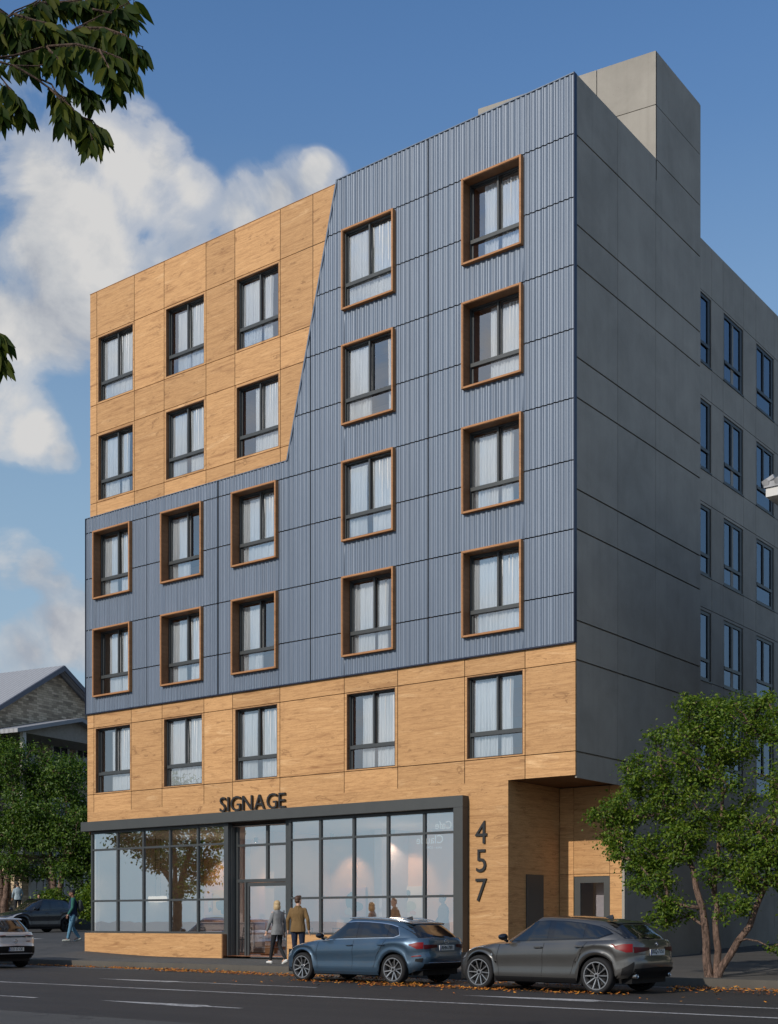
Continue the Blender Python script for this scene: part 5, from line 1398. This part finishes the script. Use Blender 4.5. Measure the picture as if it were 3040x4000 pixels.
def hand(b,w,d,side,fw,curl=.5):
    """w wrist, d direction down the hand, fw forward (thumb side); five fingers with bends"""
    d=d.normalized(); fw=(fw-d*fw.dot(d)).normalized(); nrm=d.cross(fw)*side
    b.cap(w,.024,w+d*.075,.030,12,(1,1)); b.ell(w+d*.06,(.022,.034,.045),Matrix((nrm,fw,d)).transposed())
    for k,(o,l) in enumerate(((.028,.070),(.010,.078),(-.009,.072),(-.026,.056))):
        p0=w+d*.095+fw*o; p1=p0+d*l*.45-nrm*l*.12*curl*-1; p2=p1+d*l*.35+nrm*l*.35*curl; p3=p2+d*l*.16+nrm*l*.28*curl
        b.cap(p0,.0095,p1,.009,8); b.cap(p1,.009,p2,.0085,8); b.cap(p2,.0085,p3,.0075,8)
    t0=w+d*.035+fw*.028; t1=t0+d*.03+fw*.022; t2=t1+d*.035+fw*.004+nrm*.006; b.cap(t0,.012,t1,.0105,8); b.cap(t1,.0105,t2,.009,8)
def person(label,loc,heading,H,skin,J,tops,legs,shoes,hair,group=None,head_turn=0.0,coat_hem=.80,female=False,extra=None):
    rz=math.atan2(-heading.x,heading.y); root=empty('person',loc,rz); tag(root,label,'person',group); k=H/1.75; root.scale=(k,k,k)
    sh=.152 if female else .176; hp=.095
    hipc=Vector((0,0,.93)); neck=Vector((0,.0,1.47)); hd=Vector((0,.035,1.635)); Rh=Matrix.Rotation(head_turn,3,'Z')
    def hv(x,y,z): return hd+Rh@Vector((x,y,z))
    S={1:Vector((sh,0,1.415)),-1:Vector((-sh,0,1.415))}
    b=Blob()
    b.loft([(.86,0,0,.13,.09),(.95,0,0,.155,.105),(1.10,0,0,.125,.09),(1.30,0,.0,.16,.105),(1.40,0,0,.16,.09),(1.47,0,.0,.06,.055)])
    b.cap((0,-.005,1.42),.056,(0,.02,1.58),.052)
    b.ell(hv(0,-.008,.03),(.074,.094,.098),Rh.to_4x4().to_3x3()); b.ell(hv(0,.035,-.045),(.055,.055,.062),Rh); b.cap(hv(0,.083,.012),.010,hv(0,.103,-.022),.014,8); b.ell(hv(0,.082,-.058),(.024,.012,.010),Rh)
    b.ell(hv(0,.074,.035),(.05,.014,.010),Rh)
    for s_ in (1,-1): b.ell(hv(s_*.077,-.005,-.005),(.010,.022,.032),Rh)
    for s_ in (1,-1):
        E_,W_=J['elbow'][s_],J['wrist'][s_]; b.cap(S[s_],.045,E_,.036); b.cap(E_,.036,W_,.025)
        hand(b,W_,(W_-E_).normalized()*.8+Vector((0,0,-.25)),s_,Vector((0,1,0)),J.get('curl',.6))
        h=Vector((s_*hp,0,.90)); kn,an=J['knee'][s_],J['ankle'][s_]; b.cap(h,.075,kn,.05); b.cap(kn,.05,an,.034)
        b.cap(an,.036,an+Vector((0,.12,-.055)),.03)
    b.skin('body',skin,root,.0078,3)
    e=Blob()
    for s_ in (1,-1): e.ell(hv(s_*.030,.080,.018),(.011,.006,.007),Rh)
    e.build('eyes',M['sign'],root,sm=True)
    for nm,mat,fn in tops+legs:
        q=Blob(); fn(q,S,J,hp); q.skin(nm,mat,root,.011,5)
    sm_=Blob()
    for s_ in (1,-1):
        an=J['ankle'][s_]; t=J['toe'].get(s_,0.0); f=Vector((0,math.cos(t),math.sin(t)))
        up=Vector((0,-math.sin(t),math.cos(t))); c=an-up*.045
        sm_.cap(c-f*.05,.040,c+f*.05,.042,12,(1,1)); sm_.cap(c+f*.05-up*.005,.042,c+f*.165-up*.018,.030,12); sm_.cap(c-f*.06-up*.025,.024,c+f*.17-up*.030,.022,10)
    sm_.skin('shoes',shoes,root,.009,3)
    hq=Blob(); hair[1](hq,hv,Rh); hq.skin('hair',hair[0],root,.009,hair[2] if len(hair)>2 else 3)
    if extra: extra(root,hv,Rh)
    return root
def jacket(rad=1.0,hem=.80,fem=False,flare=1.0):
    def f(q,S,J,hp):
        r=rad
        if fem: q.loft([(hem,0,-.005,.195*r*flare,.155*r),(.93,0,-.005,.19*r,.15*r),(1.10,0,0,.155*r,.122*r),(1.28,0,.01,.175*r,.135*r),(1.38,0,0,.18*r,.112*r),(1.45,0,-.005,.10,.075),(1.50,0,-.01,.066,.062)])
        else: q.loft([(hem,0,-.005,.20*r*flare,.155*r),(.93,0,-.005,.195*r,.15*r),(1.12,0,0,.168*r,.125*r),(1.30,0,0,.20*r,.138*r),(1.40,0,0,.20*r,.115*r),(1.455,0,-.005,.11,.08),(1.51,0,-.01,.068,.065)])
        for s_ in (1,-1):
            E_,W_=J['elbow'][s_],J['wrist'][s_]
            q.cap(S[s_]+Vector((-s_*.01,0,-.015)),.062*r,E_,.050*r); q.cap(E_,.050*r,W_.lerp(E_,.02),.040*r)
    return f
def vest(q,S,J,hp):
    q.loft([(.86,0,0,.19,.145),(1.0,0,0,.19,.145),(1.2,0,0,.195,.15),(1.34,0,0,.20,.145),(1.40,0,0,.175,.11),(1.47,0,0,.085,.075)])
def sleeves(q,S,J,hp):
    q.loft([(1.0,0,0,.16,.12),(1.40,0,0,.17,.10),(1.50,0,0,.065,.06)])
    for s_ in (1,-1):
        E_,W_=J['elbow'][s_],J['wrist'][s_]; q.cap(S[s_],.068,E_,.056); q.cap(E_,.056,W_.lerp(E_,.05),.044)
def trousers(tight=1.0):
    def f(q,S,J,hp):
        q.loft([(.83,0,0,.16,.115),(.92,0,-.01,.175,.13),(1.0,0,0,.155,.11),(1.04,0,0,.145,.10)])
        for s_ in (1,-1):
            h=Vector((s_*hp,-.005,.89)); kn,an=J['knee'][s_],J['ankle'][s_]
            q.cap(h,.098*tight,kn,.066*tight); q.cap(kn,.066*tight,an+Vector((0,-.005,.03)),.050*tight)
    return f
def short_hair(q,hv,Rh):
    q.ell(hv(0,-.022,.052),(.082,.094,.088),Rh); q.ell(hv(0,-.055,.0),(.072,.058,.07),Rh); q.ell(hv(.02,.03,.115),(.05,.055,.03),Rh)
def bob_hair(q,hv,Rh):
    q.ell(hv(0,-.012,.045),(.092,.104,.095),Rh); q.ell(hv(0,-.05,-.05),(.088,.066,.105),Rh)
    for s_ in (1,-1): q.ell(hv(s_*.070,.0,-.055),(.030,.058,.098),Rh)
def cap_hair(q,hv,Rh):
    q.ell(hv(0,-.012,.062),(.084,.100,.078),Rh); q.ell(hv(0,-.05,.02),(.075,.06,.06),Rh)
def walkJ(st,armf,armb,lift=.35):
    return dict(elbow={1:v3(.235,-.10*armb,1.14),-1:v3(-.235,.03*armf,1.14)},wrist={1:v3(.235,.02-.12*armb,.90),-1:v3(-.225,.20*armf,.93)},
      knee={1:v3(.10,.06*st,.49),-1:v3(-.09,.14*st,.50)},ankle={1:v3(.09,-.30*st,.115),-1:v3(-.08,.28*st,.085)},toe={1:-lift,-1:.05})
Cj=cloth('grey_wool_blazer',(.20,.205,.21)); Ctan=cloth('tan_brown_jacket',(.17,.105,.045)); Cblk=cloth('charcoal_trousers',(.022,.023,.026)); Cden=cloth('dark_denim',(.02,.027,.05)); Cjean=cloth('blue_jeans',(.10,.22,.32)); Cgrn=cloth('green_sleeves',(.03,.12,.10)); Cnav=cloth('navy_vest',(.018,.03,.07)); Cwht=plain('white_trainers',(.62,.62,.6),.6); Cgsh=plain('grey_trainers',(.33,.35,.33),.7); Cshirt=cloth('pale_blue_shirt',(.30,.37,.41)); Cbrn=cloth('brown_coat',(.12,.06,.035)); Cblack=plain('black_shoes',(.015,.015,.015),.4)
Hbl=plain('blonde_hair',(.44,.32,.17),.5,0,.4,0,.35,70,.8); Hbr=plain('brown_hair',(.07,.035,.02),.5,0,.4,0,.35,70,.8); Hbk=plain('black_hair',(.012,.011,.011),.6,0,.3,0,.3,60,.5)
hW=(-RGT*.62+FWD*.78); pW=Vector((-8.05,-2.2,0))
person('blonde woman in a grey blazer and dark trousers walking past the entrance',(pW.x,pW.y,zt(pW.x,pW.y)+.008),hW,1.72,SK['pale'],walkJ(.85,.9,.2),
  [('blazer',Cj,jacket(.97,.80,True,1.02))],[('trousers',Cblk,trousers(.92))],Cwht,(Hbl,bob_hair),'couple walking past the cafe',head_turn=.25,female=True)
hM=(FWD*.96+RGT*.1); pM=Vector((-7.25,-2.25,0))
person('brown-haired man in a tan jacket seen from behind at the cafe glass',(pM.x,pM.y,zt(pM.x,pM.y)+.008),hM,1.84,SK['pale'],dict(elbow={1:v3(.265,-.06,1.15),-1:v3(-.26,-.04,1.15)},wrist={1:v3(.275,.02,.90),-1:v3(-.27,.04,.90)},knee={1:v3(.10,.03,.49),-1:v3(-.10,.05,.49)},ankle={1:v3(.11,-.12,.085),-1:v3(-.11,.10,.085)},toe={1:0,-1:0},curl=.7),
  [('jacket',Ctan,jacket(1.0,.83))],[('trousers',Cden,trousers(1.0))],Cblack,(Hbr,short_hair),'couple walking past the cafe',head_turn=-.5)
hL=(-RGT*.97-FWD*.24); pL=Vector((-21.35,1.5,0))
person('man in navy vest, green sleeves and blue jeans walking left past the plinth',(pL.x,pL.y,zt(pL.x,pL.y)+.01),hL,1.84,SK['dark'],walkJ(.62,.75,.35,.3),
  [('sleeves',Cgrn,sleeves),('vest',Cnav,vest)],[('jeans',Cjean,trousers(1.05))],Cgsh,(Hbk,cap_hair))
bp=Blob(); bp.ell((0,0,0),(.15,.095,.22)); bp.ell((0,-.06,-.06),(.115,.06,.11)); bp.cap((-.08,.06,.17),.018,(-.085,.19,.13),.014); bp.cap((.08,.06,.17),.018,(.085,.19,.13),.014)
bo=bp.skin('backpack',cloth('grey_backpack_fabric',(.055,.065,.065)),None,.011,4); tag(bo,'grey backpack worn by the man in blue jeans','backpack')
kk=1.84/1.75; rzL=math.atan2(-hL.x,hL.y); bo.rotation_euler=(0,0,rzL); bo.scale=(kk,kk,kk)
bo.location=Vector((pL.x,pL.y,zt(pL.x,pL.y)))+Matrix.Rotation(rzL,3,'Z')@Vector((0,-.235,1.22))*kk
stand=dict(elbow={1:v3(.25,.0,1.15),-1:v3(-.25,.0,1.15)},wrist={1:v3(.23,.14,.98),-1:v3(-.23,.14,.98)},knee={1:v3(.10,.02,.49),-1:v3(-.10,.02,.49)},ankle={1:v3(.10,0,.085),-1:v3(-.10,0,.085)},toe={1:0,-1:0})
for (x,y,h,lab,hdg,hair) in ((-42.45,14.75,1.86,'person in a pale blue shirt standing under the trees behind the SUV bonnet',-RGT*.5+FWD*.8,Hbk),(-40.3,14.5,1.70,'person in a pale shirt half hidden by bushes behind the SUV roof',-FWD*.9+RGT*.2,Hbr)):
    person(lab,(x,y,zt(x,y)+.01),hdg,h,SK['mid'],stand,[('shirt',Cshirt,jacket(.95,.86))],[('trousers',Cblk,trousers())],Cblack,(hair,short_hair),'people under the trees')
person('man in a brown coat standing inside the cafe behind the last pane',(-5.35,1.9,.325),-RGT*.8-FWD*.3,1.80,SK['dark'],stand,[('coat',Cbrn,jacket(1.05,.62))],[('trousers',Cblk,trousers())],Cblack,(Hbk,short_hair))

# ================================================================== CAFE CONTENTS
def painting(label,x0,x1,z0,z1,bg,shapes,y=4.96):
    root=empty('painting',((x0+x1)/2,y,z0)); tag(root,label,'painting',"paintings on the cafe's back wall"); w=(x1-x0)/2; h=z1-z0
    c=MB(); c.box(-w,w,-.04,.03,0,h); c.build('canvas',plain('canvas_'+label[:6],bg,.8,0,.2,0,.05),root,bevel=.004)
    for i,(cx,cz,rx,rz,col) in enumerate(shapes):
        r=random.Random(i*7+int(x0*10)); p=[]
        for k in range(28):
            a=2*math.pi*k/28; q=1+.22*math.sin(2*a+i)+.12*math.sin(3*a+2*i); p.append((cx*w+rx*w*q*math.cos(a),h*cz+rz*h*q*math.sin(a)))
        s=MB(); s.prism(p,'y',-.046-.002*i,-.041-.002*i); s.build('painted_shape',plain('pigment_%d_%s'%(i,label[:5]),col,.8,0,.2,0,.1),root)
teal=(.07,.13,.15)
painting('yellow ochre painting with dark teal forms left of the door',-17.75,-16.75,1.60,2.50,(.62,.40,.11),[(-.1,.45,.5,.22,teal),(.3,.22,.35,.2,teal),(-.5,.7,.3,.16,(.55,.42,.2))])
painting('pink painting with a pale grey bird form, furthest left',-19.9+1.8,-19.9+2.2,1.6,2.4,(.62,.38,.30),[(.1,.5,.4,.2,(.5,.5,.48)),(.3,.25,.3,.12,teal)])
painting('pink painting with pale and teal forms seen through the door',-15.4,-14.3,1.62,2.50,(.62,.38,.30),[(.0,.5,.5,.2,(.55,.55,.52)),(.2,.3,.3,.12,teal)])
painting('pink painting with teal plant form behind the right hand panes',-11.7,-10.6,1.50,2.50,(.58,.34,.28),[(-.2,.6,.35,.26,teal),(.3,.35,.4,.2,teal),(-.3,.2,.25,.15,(.45,.45,.4))])
painting('white painting with a teal oval and green leaf',-9.3,-8.3,1.50,2.50,(.66,.62,.56),[(-.25,.7,.3,.18,teal),(.1,.35,.35,.2,(.40,.46,.36)),(.3,.15,.2,.08,(.6,.35,.28))])
def emis(name,c,s):
    m,t,out=nt(name); e=N(t,'Emission'); e.inputs[0].default_value=(*c,1); e.inputs[1].default_value=s; L(t,e.outputs[0],out.inputs[0]); return m
EL=emis('lamp_glow',(1,.88,.72),1.1); ES=emis('spot_glow',(1,.85,.65),18.0)
shade=plain('opal_shade',(.8,.76,.66),.6)
def pend(label,x,y,z,r):
    root=empty('pendant_lamp',(x,y,z)); tag(root,label,'lamp','pendant lamps in the cafe')
    s=MB(); s.lathe([(r*.9,.20),(r,.16),(r,.03),(r*.92,0)],(0,0,0),'z',32); s.build('lamp_shade',EL,root,sm=True)
    c=MB(); c.tube([(0,0,.2),(0,0,4.27-z)],.008,6); c.lathe([(r*.9,.2),(.02,.22)],(0,0,0),'z',24); c.build('cord',M['sign'],root)
    b=MB(); b.lathe([(0,-.0),(.05,.02),(.07,.07),(.05,.12),(0,.14)],(0,0,0),'z',16); b.build('bulb',ES,root,sm=True)
pend('wide drum pendant lamp hanging in front of the yellow ochre painting',-17.0,1.5,2.02,.25); pend('smaller drum pendant lamp at the left end of the cafe',-17.95,2.6,2.06,.22)
def spot(label,x,y,z=4.25):
    root=empty('ceiling_spot',(x,y,z)); tag(root,label,'lamp','ceiling spots in the cafe')
    c=MB(); c.lathe([(.0,0),(.07,0),(.07,-.16),(.055,-.17)],(0,0,0),'z',20); c.build('housing',M['sign'],root,sm=True,angle=40)
    b=MB(); b.lathe([(0,-.165),(.05,-.165)],(0,0,0),'z',16); b.build('bulb',ES,root)
for i,(x,lab) in enumerate(((-17.2,'first black ceiling spot from the left end of the cafe'),(-14.6,'black ceiling spot lighting the pink painting with a pale form'),(-11.2,'black ceiling spot lighting the plant painting'),(-8.7,'black ceiling spot lighting the white painting'),(-6.3,'black ceiling spot over the standing man in the cafe'))):
    spot(lab,x,3.9)
    l=bpy.data.lights.new('cafe_spot','SPOT'); l.energy=150; l.color=(1,.74,.5); l.spot_size=R(75); l.spot_blend=.7; l.shadow_soft_size=.06
    lo_=bpy.data.objects.new('cafe_spot',l); COL.objects.link(lo_); lo_.location=(x,3.9,4.05); lo_.rotation_euler=Vector((0,.62,-1)).to_track_quat('-Z','Y').to_euler()
for i,(x,y) in enumerate(((-15.5,2.5),(-7.5,2.5))):
    l=bpy.data.lights.new('cafe_fill_light','POINT'); l.energy=45; l.color=(1,.80,.6); l.shadow_soft_size=.3  # added fill for the cafe room; no pendant hangs at these points
    lo_=bpy.data.objects.new('cafe_fill_light',l); COL.objects.link(lo_); lo_.location=(x,y,2.7)
def table(label,x,y):
    root=empty('cafe_table',(x,y,.32)); tag(root,label,'table','cafe tables')
    t=MB(); t.lathe([(0,.73),(.36,.73),(.37,.745),(.36,.76),(0,.76)],(0,0,0),'z',32); t.build('table_top',M['wood_trim'],root,sm=True,angle=40)
    l=MB(); l.tube([(0,0,.02),(0,0,.73)],.03,10); l.lathe([(0,.0),(.24,0),(.24,.015),(.03,.04),(0,.04)],(0,0,0),'z',24); l.build('pedestal',M['sign'],root,sm=True,angle=40)
def chair_(label,x,y,rz):
    root=empty('cafe_chair',(x,y,.32),rz); tag(root,label,'chair','cafe chairs')
    s=MB(); s.box(-.21,.21,-.21,.21,.43,.46); s.build('seat',M['sign'],root,bevel=.01)
    b=MB(); b.tube([(-.19,-.2,.46),(-.2,-.26,.85)],.014,8); b.tube([(.19,-.2,.46),(.2,-.26,.85)],.014,8)
    for z in (.6,.72,.83): b.tube([(-.2,-.235-.03*(z-.6),z),(0,-.265,z),(.2,-.235-.03*(z-.6),z)],.014,8)
    b.build('backrest',M['sign'],root,sm=True)
    for sx in (-1,1):
        for sy in (-1,1):
            l=MB(); l.tube([(sx*.18,sy*.18,.43),(sx*.21,sy*.21,0)],[.016,.012],8); l.build('leg',M['sign'],root,sm=True)
table('round timber cafe table just inside the entrance door',-10.2,2.2); chair_('black cafe chair facing the door beside the nearest table',-10.3,1.4,R(180)); chair_('black cafe chair behind the table inside the entrance',-10.0,3.0,0)
table('round timber cafe table in the left half of the cafe',-14.9,2.6); chair_('black cafe chair left of the left table',-15.7,2.6,R(-90)); chair_('black cafe chair right of the left table',-14.1,2.7,R(90))
table('round timber cafe table under the white painting',-7.6,3.3)
ct=MB(); ct.box(-16.9,-13.0,3.4,3.95,.32,1.30); ct.box(-16.95,-12.95,3.35,4.0,1.302,1.35); tag(ct.build('counter',M['room_lilac'],bevel=.01),'long pale service counter across the left half of the cafe','counter')
